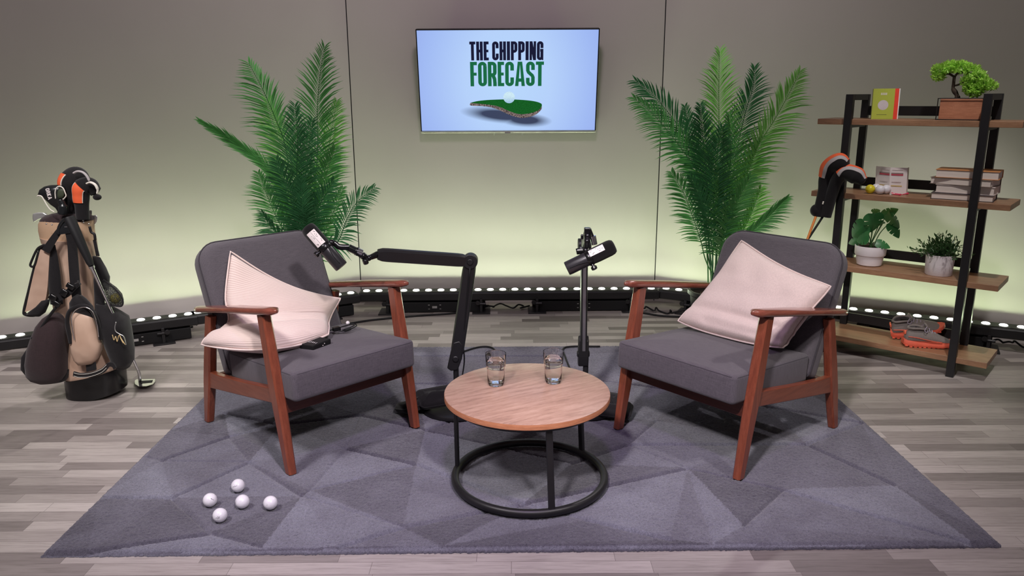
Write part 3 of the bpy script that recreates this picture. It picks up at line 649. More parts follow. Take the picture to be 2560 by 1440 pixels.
# ------------------------------------------------------------------ pillows
def pillow(name, label, rows, T, mat, mat4, bend=None, sharp=0.16, n=30, seed=1, wr=0.006, rc=0.10):
    """rows: local points of the middle surface, top row to bottom row, three points each (left, middle, right)"""
    rows = [[mat4 @ Vector(p) for p in r] for r in rows]
    def q3(r, u): return r[0]*((1-u)*(1-2*u)) + r[1]*(4*u*(1-u)) + r[2]*(u*(2*u-1))
    def mid(u, v):
        c = [q3(r, u) for r in rows]; m_ = len(c)-1; x = v*m_; i = min(int(x), m_-1); t = x-i
        a, b_, d, e = c[i]*2-c[i+1] if i == 0 else c[i-1], c[i], c[i+1], c[i+1]*2-c[i] if i == m_-1 else c[i+2]
        return 0.5*((2*b_) + (d-a)*t + (2*a-5*b_+4*d-e)*t*t + (3*b_-a-3*d+e)*t**3)
    eye = V(0, 0, EYE); mb = MB(); G = {}; vv_ = []
    for side in (1, -1):
        for i in range(n+1):
            for j in range(n+1):
                if side < 0 and (i in (0, n) or j in (0, n)): continue
                u, v = i/n, j/n; a, b_ = 2*u-1, 2*v-1; k = 1-rc*(abs(a*b_))**3
                su = a*k*(1-sharp*(1-b_*b_)*a*a*0.5); sv = b_*k*(1-sharp*(1-a*a)*b_*b_*0.5)
                uu, vv = (su+1)/2, (sv+1)/2; h = 0.012
                p = mid(uu, vv); du = mid(min(1, uu+h), vv)-mid(max(0, uu-h), vv); dv = mid(uu, min(1, vv+h))-mid(uu, max(0, vv-h)); nr = du.cross(dv).normalized()
                if nr.dot(eye-p) < 0: nr = -nr
                th = T*(max(0, (1-a*a))*max(0, (1-b_*b_)))**0.40
                p = p + nr*(side*th)
                if bend: p = bend(p, uu, vv, nr, side)
                p += nr*(wr*noise.noise(V(uu*5, vv*5, seed+side))*(1 if abs(a) < .98 and abs(b_) < .98 else .3))
                G[(side, i, j)] = mb.v(p); vv_.append(vv)
    g = lambda s, i, j: G.get((s, i, j)) or G[(1, i, j)]
    for side in (1, -1):
        for i in range(n):
            for j in range(n):
                q = [g(side, i, j), g(side, i+1, j), g(side, i+1, j+1), g(side, i, j+1)]; mb.f(q if side > 0 else q[::-1])
    ring = [g(1, i, 0).co.copy() for i in range(n)] + [g(1, n, j).co.copy() for j in range(n)] + [g(1, n-i, n).co.copy() for i in range(n)] + [g(1, 0, n-j).co.copy() for j in range(n)]
    o = mb.build(name, mat, smooth=180, sub=1, loc=mid(.5, .5))
    MB().tube(ring, 0.0034, 8, loop=True).build('edge_seam', mat, o, smooth=180)
    at_ = o.data.attributes.new('knit_row', 'FLOAT', 'POINT'); at_.data.foreach_set('value', vv_)
    return tag(o, label, 'cushion')
def ribs():
    s = N('cream_ribbed_knit'); an = s.n('ShaderNodeAttribute', attribute_name='knit_row'); v = s.coord()
    w = s.math('ADD', s.math('MULTIPLY', s.math('SINE', s.math('ADD', s.math('MULTIPLY', an.outputs['Fac'], 2*PI*84), s.math('MULTIPLY', s.noise(v, 12, 2), 1.5))), 0.5), 0.5)
    s.base(s.ramp(w, [(0.0, srgb(214, 190, 182)), (0.35, srgb(228, 207, 200)), (1.0, srgb(236, 216, 209))])); s.set(Roughness=0.95, Sheen_Weight=0.3, Specular_IOR_Level=0.15)
    s.bump(s.math('ADD', w, s.math('MULTIPLY', s.noise(v, 300, 2), .6)), 0.4, 0.002); return s.m
M['knit'] = ribs()
M['linen'] = fabric('blush_linen', srgb(220, 200, 195), 0.10, 420, 0.95, bump=0.7, streak=8)
def bendL(p, u, v, nrm, side):
    f = math.exp(-((v-0.66)/0.045)**2); return p - nrm*(0.026*f*(1 if side > 0 else .1)*(1-abs(2*u-1)**4))
pillow('scatter_cushion', 'cream ribbed cushion slumped in the left armchair', [
    [(-0.176, 0.548, 0.752), (0.050, 0.486, 0.572), (0.262, 0.448, 0.474)],
    [(-0.240, 0.500, 0.570), (-0.035, 0.440, 0.500), (0.218, 0.420, 0.440)],
    [(-0.262, 0.455, 0.475), (-0.075, 0.400, 0.440), (0.165, 0.375, 0.410)],
    [(-0.345, 0.455, 0.440), (-0.165, 0.290, 0.440), (0.100, 0.280, 0.420)],
    [(-0.365, 0.470, 0.408), (-0.225, 0.180, 0.412), (0.045, 0.212, 0.412)]], 0.058, M['knit'], ML_L, bendL, 0.16, seed=2, rc=0.05)
def bendR(p, u, v, nrm, side):
    f = math.exp(-((v-0.80+0.05*u)/0.03)**2)*(0.3+0.7*math.sin(PI*u)) + .6*math.exp(-((v-0.90)/0.02)**2)*(u > .25); return p - nrm*(0.017*f*(1 if side > 0 else 0))
pillow('scatter_cushion', 'blush smooth square cushion leaning in the right armchair', [
    [(-0.130, 0.545, 0.748), (0.086, 0.512, 0.672), (0.318, 0.486, 0.630)],
    [(-0.196, 0.445, 0.566), (0.048, 0.430, 0.530), (0.262, 0.410, 0.512)],
    [(-0.266, 0.300, 0.400), (-0.005, 0.295, 0.384), (0.226, 0.335, 0.396)]], 0.070, M['linen'], ML_R, bendR, 0.14, seed=5, wr=0.009, rc=0.07)

# belt pack, clip-on microphone lead and small clips on the left seat
sl = lambda x, y, z=0.395: ML_L @ V(x, y, z)
p0 = sl(-0.052, 0.160, 0.406); bp = thing('belt_pack', 'black radio belt pack lying on the left armchair seat', 'radio pack', p0, rot=Matrix.Rotation(math.radians(62), 3, 'Z'))
MB().box((0, 0, 0.002), (0.098, 0.064, 0.020)).build('case', M['blackmatte'], bp, world=False, smooth=0, bevel=0.003)
mb = MB(); rs = random.Random(5)
for k, (dx, hh) in enumerate(((-0.020, .012), (-0.011, .011), (-0.002, .012), (0.007, .012), (0.017, .013))):
    mb.box((-0.018+0.001*k, dx, 0.0125), (hh, 0.0016, 0.0006), Matrix.Rotation(rs.uniform(-.3, .3), 3, 'Z'))
    if k in (1, 2, 3): mb.box((-0.018+rs.uniform(-.004, .004), dx+0.003, 0.0125), (0.0016, 0.006, 0.0006))
mb.build('handwriting', M['whitecord'], bp, world=False, smooth=0)
mb = MB(); mb.cyl((0.012, -0.0322, 0.004), 0.002, 0.001, 10, (0, -1, 0)); mb.cyl((0.003, -0.0322, -0.001), 0.002, 0.001, 10, (0, -1, 0)); mb.build('indicator', M['paper'], bp, world=False)
tt = [sl(0.02, 0.23, .408), sl(0.045, 0.255, .41), sl(0.075, 0.262, .41), sl(0.10, 0.275, .405), sl(0.15, 0.29, .403), sl(0.205, 0.30, .401), sl(0.20, 0.265, .401), sl(0.14, 0.235, .403), sl(0.105, 0.24, .405), sl(0.095, 0.26, .412), sl(0.14, 0.285, .404), sl(0.195, 0.293, .402), sl(0.19, 0.27, .402), sl(0.12, 0.243, .405)]
mb = MB().tube(spline(tt, 6), 0.0024, 7); lo = thing('lapel_microphone', 'coiled black lapel microphone lead beside the belt pack', 'microphone', sl(0.1, 0.25, .40))
mb.build('lead', M['blackmatte'], lo, smooth=180)
MB().box(sl(0.098, 0.252, .413), (0.030, 0.020, 0.016), Matrix.Rotation(.7, 3, 'Z')).build('clip', M['blackgloss'], lo, smooth=0, bevel=0.003)
MB().tube([sl(0.118, 0.225, .407), sl(0.15, 0.235, .405)], 0.006, 10).build('capsule', M['blackmatte'], lo, smooth=60)
MB().sphere(sl(0.185, 0.305, .408), 0.008).build('foam_tip', M['whitecord'], lo, smooth=180)
mb = MB().tube(spline([sl(0.015, 0.30, .43), sl(0.045, 0.31, .432), sl(0.062, 0.285, .425), sl(0.075, 0.27, .412)], 6), [0.003]*13+[0.006]*6, 8)
tag(mb.build('earphone_lead', M['whitecord'], smooth=180, loc=sl(0.05, 0.29, .42)), 'short white lead sticking out from under the ribbed cushion', 'cable')
mb = MB(); a = sl(-0.07, 0.245, .405); mb.tube(arc(a, 0.006, 0, 2*PI, 12, (1, 0, 0), (0, .5, .8))[:-1], 0.0025, 6, loop=True); mb.tube(arc(a+V(.012, 0, .001), 0.006, 0, 2*PI, 12, (1, 0, 0), (0, .5, .8))[:-1], 0.0025, 6, loop=True)
tag(mb.build('ear_clip', simple('brown_plastic', srgb(70, 52, 50), .5), smooth=180, loc=a), 'tiny brown clip behind the belt pack', 'clip')

# ------------------------------------------------------------------ coffee table
TC = V(0.049, 2.452, 0); TZ = 0.335
tb = thing('coffee_table', 'round wooden coffee table on a black ring base', 'table', (TC.x, TC.y, 0))
MB().lathe([(0.0005, 0), (0.275, 0), (0.2785, -0.002), (0.2785, -0.003)], 96, (TC.x, TC.y, TZ)).build('tabletop', M['tabletop'], tb, smooth=30)
MB().lathe([(0.2782, -0.002), (0.2792, -0.004), (0.2792, -0.0195), (0.277, -0.0215), (0.0005, -0.0215)], 96, (TC.x, TC.y, TZ)).build('edge_band', M['tableedge'], tb, smooth=30)
RCt = V(0.057, 2.432, 0.0345)
mb = MB(); mb.tube([RCt + V(0.256*math.cos(2*PI*k/72), 0.256*math.sin(2*PI*k/72), 0) for k in range(72)], 0.0135, 12, loop=True); mb.build('base_ring', M['black'], tb, smooth=180)
mb = MB(); mb.tube([V(TC.x, TC.y, TZ-0.030) + V(0.25*math.cos(2*PI*k/72), 0.25*math.sin(2*PI*k/72), 0) for k in range(72)], 0.0095, 8, loop=True); mb.build('top_ring', M['black'], tb, smooth=180)
for px in ((1149, 1172), (1381, 1283), (1443, 1137)):
    q = gr(px[0], px[1], 0.034); d = (q-RCt); d.z = 0; d.normalize(); a = RCt + d*0.256; b_ = V(TC.x, TC.y, 0)+d*0.25; b_.z = TZ-0.022
    MB().beam(a, b_, 0.021, 0.013, d).build('leg', M['black'], tb, smooth=0, bevel=0.003)

# ------------------------------------------------------------------ water glasses
def glassmat():
    s = N('clear_glass'); s.base((0.98, 0.985, 0.985, 1)); s.set(Transmission_Weight=1.0, Roughness=0.0, IOR=1.45); return s.m
def watermat():
    s = N('water'); s.base((1, 1, 1, 1)); s.set(Transmission_Weight=1.0, Roughness=0.0, IOR=1.33); return s.m
M['glass'] = glassmat(); M['water'] = watermat()
def glass(label, p):
    o = thing('drinking_glass', label, 'glass', p, 0, 'glasses of water on the coffee table'); z = 0.0006
    out = [(0.0005, z), (0.0265, z), (0.0280, 0.002), (0.0290, 0.010), (0.0305, 0.045), (0.0310, 0.062), (0.0318, 0.066), (0.0335, 0.068), (0.0338, 0.072), (0.0358, 0.112), (0.0356, 0.1132)]
    inn = [(0.0343, 0.1125), (0.0324, 0.073), (0.0320, 0.0695), (0.0304, 0.067), (0.0296, 0.062), (0.0286, 0.04), (0.0272, 0.014), (0.025, 0.0105), (0.0005, 0.010)]
    MB().lathe(out+inn, 48).build('glass_wall', M['glass'], o, world=False, smooth=50)
    MB().lathe([(0.0005, 0.0102), (0.0249, 0.0107), (0.0271, 0.0141), (0.0285, 0.04), (0.0295, 0.062), (0.0303, 0.0671), (0.0319, 0.0696), (0.0323, 0.073), (0.0329, 0.086), (0.0005, 0.086)], 48).build('water', M['water'], o, world=False, smooth=50)
glass('glass of water nearer the left armchair on the round table', gr(1240, 961, TZ))
glass('glass of water nearer the right armchair on the round table', gr(1383, 955, TZ))

# ------------------------------------------------------------------ golf balls on the rug
def dimple_ball(r=0.0222):
    mb = MB(); t = bmesh.new(); bmesh.ops.create_icosphere(t, subdivisions=5, radius=1.0)
    G = []; n = 330
    for i in range(n):
        y = 1-2*(i+.5)/n; q = math.sqrt(1-y*y); a = PI*(1+5**.5)*i; G.append((q*math.cos(a), q*math.sin(a), y))
    G = np.array(G); mp = {}
    for v in t.verts:
        p = np.array(v.co); d = np.arccos(np.clip(G@p, -1, 1)).min(); k = max(0, 1-(d/0.072)**2); mp[v] = mb.v(v.co*(r-0.00045*k))
    for f in t.faces: mb.f([mp[v] for v in f.verts])
    t.free(); return mb
ball0 = None
def golf_ball(p, label, marks, rot, mat='ball', r=0.0222, group='white golf balls on the rug'):
    """marks: list of (kind, azimuth, elevation) printed on the cover"""
    global ball0
    o = thing('golf_ball', label, 'golf ball', p, rot=rot, group=group)
    if ball0 is None: c = dimple_ball(r).build('cover', M['ball'], o, world=False, smooth=180); ball0 = c
    else:
        c = ball0.copy(); COL.objects.link(c); c.parent = o
        if mat != 'ball': c.data = ball0.data.copy(); c.data.materials[0] = M[mat]
    if marks:
        mb = MB()
        for (u0, v0, w, h) in marks:      # small printed strokes wrapped on the sphere
            for k in range(max(1, int(abs(w)/0.05))):
                n_ = max(1, int(abs(w)/0.05)); u = u0 + w*(k+.5)/n_; du = abs(w)/n_*0.5
                q = []
                for a, e in ((u-du, v0-h/2), (u+du, v0-h/2), (u+du, v0+h/2), (u-du, v0+h/2)):
                    q.append(V(math.cos(e)*math.cos(a), math.cos(e)*math.sin(a), math.sin(e))*(r+0.00012))
                mb.f([mb.v(x) for x in q])
        mb.build('print', M['inkgrey'], o, world=False, smooth=0)
    return o
cn = lambda az, el, tw: (Matrix.Rotation(az, 3, 'Z') @ Matrix.Rotation(el, 3, 'Y') @ Matrix.Rotation(tw, 3, 'X'))
script = [(-0.35, 0.0, 0.28, 0.06), (-0.02, 0.0, 0.20, 0.06), (0.22, 0.0, 0.14, 0.06), (-0.05, 0.10, 0.10, 0.025)]
face = -PI/2
for (x, y, lb, mk, rt) in (
    (595, 1214, 'golf ball farthest back of the five on the rug', script, cn(face-0.15, -0.35, 0.35)),
    (525, 1250, 'leftmost golf ball of the five on the rug', [(-0.25, 0, .3, .07), (0.08, 0.03, .2, .05)], cn(face+0.75, -0.5, -0.9)),
    (606, 1254, 'golf ball in the middle of the five on the rug', [(-0.3, 0, .55, .03), (-0.2, .08, .1, .03)], cn(face-0.85, -0.3, 1.4)),
    (676, 1257, 'rightmost golf ball of the five on the rug', [(-.12, 0, .24, .02)], cn(face-0.2, -0.2, 0.3)),
    (550, 1288, 'golf ball nearest the front edge of the rug', [(-0.38, -.02, .24, .06), (-0.08, -.02, .3, .06), (-.2, -.16, .4, .06), (-.05, .12, .06, .1)], cn(face+0.1, -0.25, 0.3))):
    golf_ball(gr(x, y, 0.020+0.0222-0.002), lb, mk, rt)

# ------------------------------------------------------------------ microphone stands
def boom_stand(label, base, knuckle, elbow, tip, flip=1):
    o = thing('microphone_stand', label, 'microphone stand', (base.x, base.y, 0.018), 0, 'low black boom stands beside the chairs')
    MB().lathe([(0.0005, 0.020), (0.13, 0.020), (0.143, 0.018), (0.146, 0.011), (0.146, 0.003), (0.0005, 0.003)], 56, (base.x, base.y, 0.0178)).build('base_plate', M['black'], o, smooth=35)
    MB().tube([V(base.x, base.y, 0.03), V(base.x, base.y, knuckle.z-0.01)], 0.0115, 16).build('pole', M['black'], o, smooth=60)
    return o
BL = V(-0.236, 3.06, 0); BR = V(0.306, 3.06, 0)
kL = at(1140, 893, 3.06); eL = at(1176, 652, 3.04); tL = at(944, 636, 2.93)
sL = boom_stand('black boom stand whose arm bends over to the left armchair', BL, kL, eL, tL)
def knuckle(o, k, dirv, side, r=0.024):
    mb = MB(); d = dirv.normalized()
    poly = [k + d*a + side*b_ for a, b_ in ((-0.055, -0.012), (-0.042, -0.030), (0.02, -0.026), (0.072, -0.020), (0.080, 0.004), (0.060, 0.022), (0.0, 0.026), (-0.05, 0.016))]
    nn = d.cross(side).normalized()
    mb.rings([[q - nn*0.021 for q in poly], [q + nn*0.021 for q in poly]])
    mb.cyl(k - nn*0.026, 0.014, 0.052, 16, nn); mb.build('knuckle', M['black'], o, smooth=30, bevel=0.004)
sideX = V(1, 0, 0)
knuckle(sL, kL, eL-kL, sideX)
def arm(o, a, b_, w, h, name, mat='black', up=(0, 1, 0)):
    d = (b_-a).normalized(); mb = MB(); x = d.cross(Vector(up)).normalized(); y = x.cross(d)
    R = []
    for t, k in ((0, .72), (0.06, .95), (0.12, 1), (0.88, 1), (0.95, .95), (1.0, .72)):
        p = a + (b_-a)*t
        R.append([p + x*(w/2*k*sx) + y*(h/2*sy) for sx, sy in ((-1, -.55), (-.8, -1), (.8, -1), (1, -.55), (1, .55), (.8, 1), (-.8, 1), (-1, .55))])
    mb.rings(R); return mb.build(name, M[mat], o, smooth=30)
arm(sL, kL+V(0.002, 0, 0.0), eL, 0.054, 0.038, 'lower_arm')
arm(sL, eL + (tL-eL).normalized()*0.012, tL, 0.050, 0.038, 'upper_arm', up=(0, 1, 0.12))
mb = MB(); mb.cyl(eL-V(0, 0.025, 0), 0.030, 0.05, 24, (0, 1, 0)); mb.cyl(eL-V(0, 0.030, 0), 0.013, 0.06, 16, (0, 1, 0)); mb.build('elbow', M['black'], sL, smooth=35, bevel=0.003)
def swivel(o, pts, r):
    mb = MB(); mb.tube(pts, r, 12)
    for i, p in enumerate(pts[1:-1]):
        mb.sphere(p, r[i+1]*1.18, 14, 8)
    mb.build('swivel_joint', M['blackgloss'], o, smooth=60)
mY = 2.86
swivel(sL, [tL, at(922, 645, 2.90), at(908, 640, 2.89), at(893, 629, 2.885), at(872, 619, 2.878)], [0.013, 0.010, 0.012, 0.014, 0.014])
MB().cyl(at(893, 627, 2.88), 0.0125, 0.02, 16, at(905, 633, 2.885)-at(893, 628, 2.88)).build('chrome_collar', M['chrome'], sL, smooth=40)
MB().cyl(at(912, 648, 2.87), 0.011, 0.02, 14, (0.2, 0.3, -1)).build('wing_knob', M['blackgloss'], sL, smooth=40, bevel=0.003)
mb = MB().tube(spline([eL+V(0.0, -.03, -.02), kL+V(0.035, -.02, .10), kL+V(0.034, 0.0, -.02), V(BL.x+0.02, BL.y, 0.12), V(BL.x+0.03, BL.y-.02, 0.035)], 8), 0.003, 7); mb.build('lead', M['blackmatte'], sL, smooth=180)

kR = at(1458, 890, 3.06); eR = at(1461, 612, 3.05); tR = at(1469, 588, 2.80)
sR = boom_stand('black boom stand seen end-on whose slim arm rises behind the right glass', BR, kR, eR, tR)
knuckle(sR, kR+V(0, 0, 0.01), V(0.0, 0.02, 1), V(0, -1, 0), 0.02)
d = (eR-kR).normalized()
MB().beam(kR, eR, 0.026, 0.050, (0, 1, 0)).build('lower_arm', M['black'], sR, smooth=0, bevel=0.004)
MB().beam(kR+d*0.03+V(0, -0.0255, 0), eR-d*0.02+V(0, -0.0255, 0), 0.012, 0.002, (0, 1, 0)).build('channel_cover', M['grey_alu'], sR, smooth=0)
arm(sR, eR, tR, 0.028, 0.046, 'upper_arm', up=(0, 0, 1))
mb = MB(); mb.cyl(eR-V(0.026, 0, 0), 0.026, 0.052, 20, (1, 0, 0)); mb.build('elbow', M['black'], sR, smooth=35, bevel=0.003)
swivel(sR, [tR, at(1469, 590, 2.77), at(1468, 603, 2.76), at(1468, 618, 2.76)], [0.013, 0.011, 0.010, 0.012])
mb = MB(); mb.box(at(1468, 577, 2.775), (0.022, 0.02, 0.024)); mb.beam(at(1474, 570, 2.77), at(1486, 600, 2.77), 0.008, 0.02, (0, 1, 0)); mb.build('arm_end_fork', M['blackgloss'], sR, smooth=0, bevel=0.003)
MB().cyl(at(1482, 590, 2.765), 0.011, 0.032, 16, at(1486, 610, 2.765)-at(1482, 590, 2.765)).build('chrome_collar', M['chrome'], sR, smooth=40)
mb = MB(); mb.box(at(1455, 592, 2.765), (0.010, 0.014, 0.018)); mb.box(at(1452, 622, 2.765), (0.012, 0.014, 0.015)); mb.build('wing_knob', M['blackgloss'], sR, smooth=0, bevel=0.004)

def mic(label, pf, pr, yoke, knob, tape_t, tape_a, marks):
    ax = (pf-pr); L = ax.length; ax.normalize(); o = thing('microphone', label, 'microphone', (pf+pr)/2, 0, 'broadcast microphones with white tape labels')
    tocam = (V(0, 0, EYE)-(pf+pr)/2); x = (tocam-ax*tocam.dot(ax)).normalized(); y = ax.cross(x); r = 0.0272
    s = L*0.47
    MB().lathe([(0.0005, 0.0), (r*.90, 0.0), (r*.96, 0.003), (r*.96, s*.98), (r*.9, s)], 40, pr, ax).build('body', simple('dark_grey_satin_metal', (0.035, 0.033, 0.037, 1), 0.33, 0.35), o, smooth=40)
    MB().lathe([(r*1.0, s-0.010), (r*1.06, s-0.008), (r*1.06, s+0.010), (r*1.0, s+0.012)], 40, pr, ax).build('collar', M['blackgloss'], o, smooth=40)
    MB().lathe([(r*.92, s+0.004), (r*1.05, s+0.014), (r*1.07, s+0.03), (r*1.07, L-0.022), (r*1.0, L-0.010), (r*.80, L-0.002), (r*.5, L), (0.0005, L)], 40, pr, ax).build('foam_windscreen', fabric('black_foam', srgb(20, 19, 20), .3, 500, .95), o, smooth=50)
    # tape label wrapped round the windscreen
    a0, a1 = tape_a; t0, t1 = tape_t; R = r*1.085; n = 12; mb = MB()
    def S(a, t, k=R): return pr + ax*(t*L) + (x*math.cos(a) + y*math.sin(a))*k
    mb.strip([S(a0+(a1-a0)*i/n, t0) for i in range(n+1)], [S(a0+(a1-a0)*i/n, t1) for i in range(n+1)])
    tp = mb.build('tape_label', M['paper'], o, smooth=180)
    mb = MB(); R2 = R+0.0004
    for (a, t, da, dt) in marks:
        A = a0+(a1-a0)*a; Tt = t0+(t1-t0)*t
        mb.f([mb.v(S(A+i*da*(a1-a0)/2, Tt+j*dt*(t1-t0)/2, R2)) for i, j in ((-1, -1), (1, -1), (1, 1), (-1, 1))])
    mb.build('handwriting', M['ink'], tp, smooth=0)
    # yoke bracket and knob
    c = pr + ax*s; mb = MB(); yv = (yoke-c); yv -= ax*yv.dot(ax); yv.normalize()
    pts = [c + yv*(r+0.004), c + yv*(r+0.012) - ax*0.012, c+yv*(r+0.016)-ax*0.03, yoke]
    mb.tube(spline(pts, 5), 0.007, 10, flat=1.6); mb.sphere(c+yv*(r+0.005), 0.012, 14, 8)
    mb.build('yoke', M['blackgloss'], o, smooth=60)
    kv = knob-c; kv = (kv-ax*kv.dot(ax)).normalized(); mb = MB(); mb.cyl(c+kv*(r-.002), 0.006, 0.018, 12, kv); mb.cyl(c+kv*(r+0.008), 0.011, 0.012, 16, kv); mb.build('knob', M['blackgloss'], o, smooth=40, bevel=0.002)
    # thin lead hugging the body
    pts = [c + ax*0.004 + x*(r*.9)+y*r*.55, c - ax*0.02 + x*r*1.0+y*r*.30, c - ax*0.05+x*r*1.02+y*r*.12, pr + ax*0.012 + x*r*.98 + y*r*.10]
    MB().tube(spline(pts, 6), 0.0014, 6).build('lead', M['blackmatte'], o, smooth=180)
    return o
rm = random.Random(11)
mk = [(0.5, 0.5, .02, .96), (0.72, 0.12, .06, .10), (0.80, 0.16, .05, .05), (0.18, 0.2, .05, .06), (0.12, 0.3, .08, .03), (0.62, 0.52, .10, .025), (0.64, .60, .10, .02), (0.28, .55, .05, .06), (0.2, .66, .06, .04), (0.36, .62, .04, .04), (0.3, .74, .07, .03), (0.15, .85, .08, .03), (0.22, .90, .05, .05), (0.68, .72, .03, .06)]
mic('black microphone with a white tape label, hanging over the left armchair', at(766, 566, mY), at(854, 667, mY-0.02), at(872, 618, 2.878), at(795, 634, mY-.03), (0.54, 0.86), (0.55, -0.75), mk)
mk2 = [(0.2, .22, .08, .06), (0.3, .3, .06, .08), (.6, .12, .05, .10), (.25, .65, .10, .03), (.25, .72, .10, .03), (.55, .62, .08, .04), (.5, .75, .06, .05), (.4, .88, .10, .04), (.75, .5, .06, .06), (.82, .2, .05, .07)]
mic('black microphone with a white tape label, facing right at the end-on boom stand', at(1537, 614, 2.74), at(1417, 672, 2.74), at(1472, 626, 2.755), at(1492, 668, 2.72), (0.50, 0.80), (-0.05, -0.95), mk2)

# sandbags lying over the round base plates
def sandbag(label, pouches):
    """saddle bag: padded pouches (centre, turn, roll, half width, half depth) joined by a webbing handle"""
    o = thing('sandbag', label, 'sandbag', (pouches[0][0][0], pouches[0][0][1], .03), 0, 'black sandbags on the stand bases')
    for c, rz, tilt, hw, hh in pouches:
        c = Vector(c); rot = Matrix.Rotation(rz, 3, 'Z') @ Matrix.Rotation(tilt, 3, 'X')
        def fn(p):
            for q in ((-hw*.42, hh*.35), (hw*.45, hh*.35), (0, -hh*.5)):
                dd = math.hypot(p.x-q[0], p.y-q[1]); p = V(p.x, p.y, p.z - (0.013*math.exp(-(dd/.015)**2) if p.z > 0 else 0))
            return p + V(0, 0, 0.004*noise.noise(p*25))
        ex, ey, ez = rot.col[0], rot.col[1], rot.col[2]
        pc_ = pad(MB(), hw, hh, 0.042, 0.022, 0.022, 0.019, c, ex, ey, ez, 0.012, fn=fn, n=6).build('pouch', M['blackcloth'], o, smooth=180)
        MB().tube([c + ex*x + ey*y + ez*.0 for x, y in rrect(hw+.001, hh+.001, .022, .022, 6)], .0028, 6, loop=True).build('seam', M['blackcloth'], pc_, smooth=180)
    a, b_ = Vector(pouches[0][0]), Vector(pouches[-1][0])
    if (a-b_).length > .02:
        m_ = (a+b_)/2 + V(0, 0, .035); t_ = (b_-a).cross(V(0, 0, 1)).normalized()*.014
        MB().strip(spline([a+t_+V(0, 0, .024), m_+t_, b_+t_+V(0, 0, .024)], 6), spline([a-t_+V(0, 0, .024), m_-t_, b_-t_+V(0, 0, .024)], 6), .003).build('webbing_handle', M['blackcloth'], o, smooth=60)
    return o
sandbag('black padded sandbag draped over the left base plate, behind the left armchair front leg', [((-.318, 3.035, .078), math.radians(24), math.radians(14), .082, .058), ((-.415, 3.010, .052), math.radians(38), math.radians(-16), .066, .050)])
sandbag('black sandbag over the right base plate, behind the edge of the coffee table', [((.372, 3.000, .072), math.radians(-28), math.radians(10), .085, .058), ((.415, 2.945, .058), math.radians(-20), math.radians(20), .070, .045)])

# ------------------------------------------------------------------ lights
def lamp(kind, loc, target, energy, color, size=0.2, spot=None, blend=0.4):
    ld = bpy.data.lights.new('studio_lamp', kind); lo = bpy.data.objects.new('studio_lamp', ld); COL.objects.link(lo)
    ld.energy = energy; ld.color = color; lo.location = loc
    lo.rotation_euler = (Vector(target)-Vector(loc)).to_track_quat('-Z', 'Y').to_euler()
    if kind == 'SPOT': ld.spot_size = math.radians(spot); ld.spot_blend = blend; ld.shadow_soft_size = size
    elif kind == 'AREA': ld.size = size; ld.shape = 'DISK'
    return lo
lamp('SPOT', (-1.7, 4.55, 2.75), (0.35, 2.35, 0.2), 250, (1.0, 0.95, 0.93), 0.06, 66, 0.5)     # back left
lamp('SPOT', (1.6, 4.55, 2.75), (-0.4, 2.35, 0.2), 250, (1.0, 0.95, 0.93), 0.06, 66, 0.5)      # back right
lamp('SPOT', (-1.9, 0.9, 3.4), (-1.45, 2.45, 0.0), 380, (1.0, 0.94, 0.95), 0.28, 66, 0.9)      # front left
lamp('SPOT', (1.9, 0.9, 3.4), (1.20, 2.02, 0.0), 190, (1.0, 0.94, 0.90), 0.12, 46, 0.35)        # front right
lamp('SPOT', (0.9, -0.4, 3.2), (-0.72, 2.82, 0.42), 400, (1.0, 0.93, 0.93), 0.14, 30, 0.7)     # key on the left chair
lamp('SPOT', (-0.9, -0.4, 3.2), (0.78, 2.80, 0.42), 520, (1.0, 0.93, 0.93), 0.14, 28, 0.7)     # key on the right chair
lamp('SPOT', (-1.2, 0.6, 3.2), (-1.9, 3.3, 0.45), 170, (1.0, 0.94, 0.92), 0.12, 26, 0.8)       # key on the golf bag
lamp('SPOT', (1.55, 2.15, 3.6), (2.02, 3.56, 1.0), 190, (1.0, 0.95, 0.92), 0.06, 25, 0.6)      # top light on the shelf unit
lamp('SPOT', (-1.15, 4.5, 2.9), (-1.85, 3.15, 0.0), 110, (1.0, 0.95, 0.93), 0.06, 44, 0.6)     # back light on the golf bag
lamp('SPOT', (0.0, 2.6, 3.3), (0.0, 4.88, 2.3), 74, (1.0, 0.80, 0.93), 0.2, 120, 1.0)          # spill on the screen wall
lamp('SPOT', (-2.0, 1.9, 3.3), (-2.4, 4.0, 2.3), 30, (1.0, 0.80, 0.93), 0.2, 120, 1.0)         # spill on the left wall
lamp('SPOT', (2.0, 1.9, 3.3), (2.4, 4.0, 2.8), 14, (1.0, 0.90, 0.86), 0.2, 90, 1.0)           # spill on the right wall
lamp('SPOT', (0.0, 1.0, 3.1), (0.05, 2.0, 0.0), 150, (0.80, 0.55, 1.0), 0.12, 62, 1.0)         # violet pool in the middle
w = bpy.data.worlds.new('studio_ambience'); sc.world = w; w.use_nodes = True
w.node_tree.nodes['Background'].inputs[0].default_value = (0.54, 0.46, 0.50, 1); w.node_tree.nodes['Background'].inputs[1].default_value = 0.19
sc.view_settings.view_transform = 'Standard'; sc.view_settings.look = 'None'; sc.view_settings.gamma = 1.0; sc.view_settings.exposure = 0.0
sc.view_settings.use_curve_mapping = False
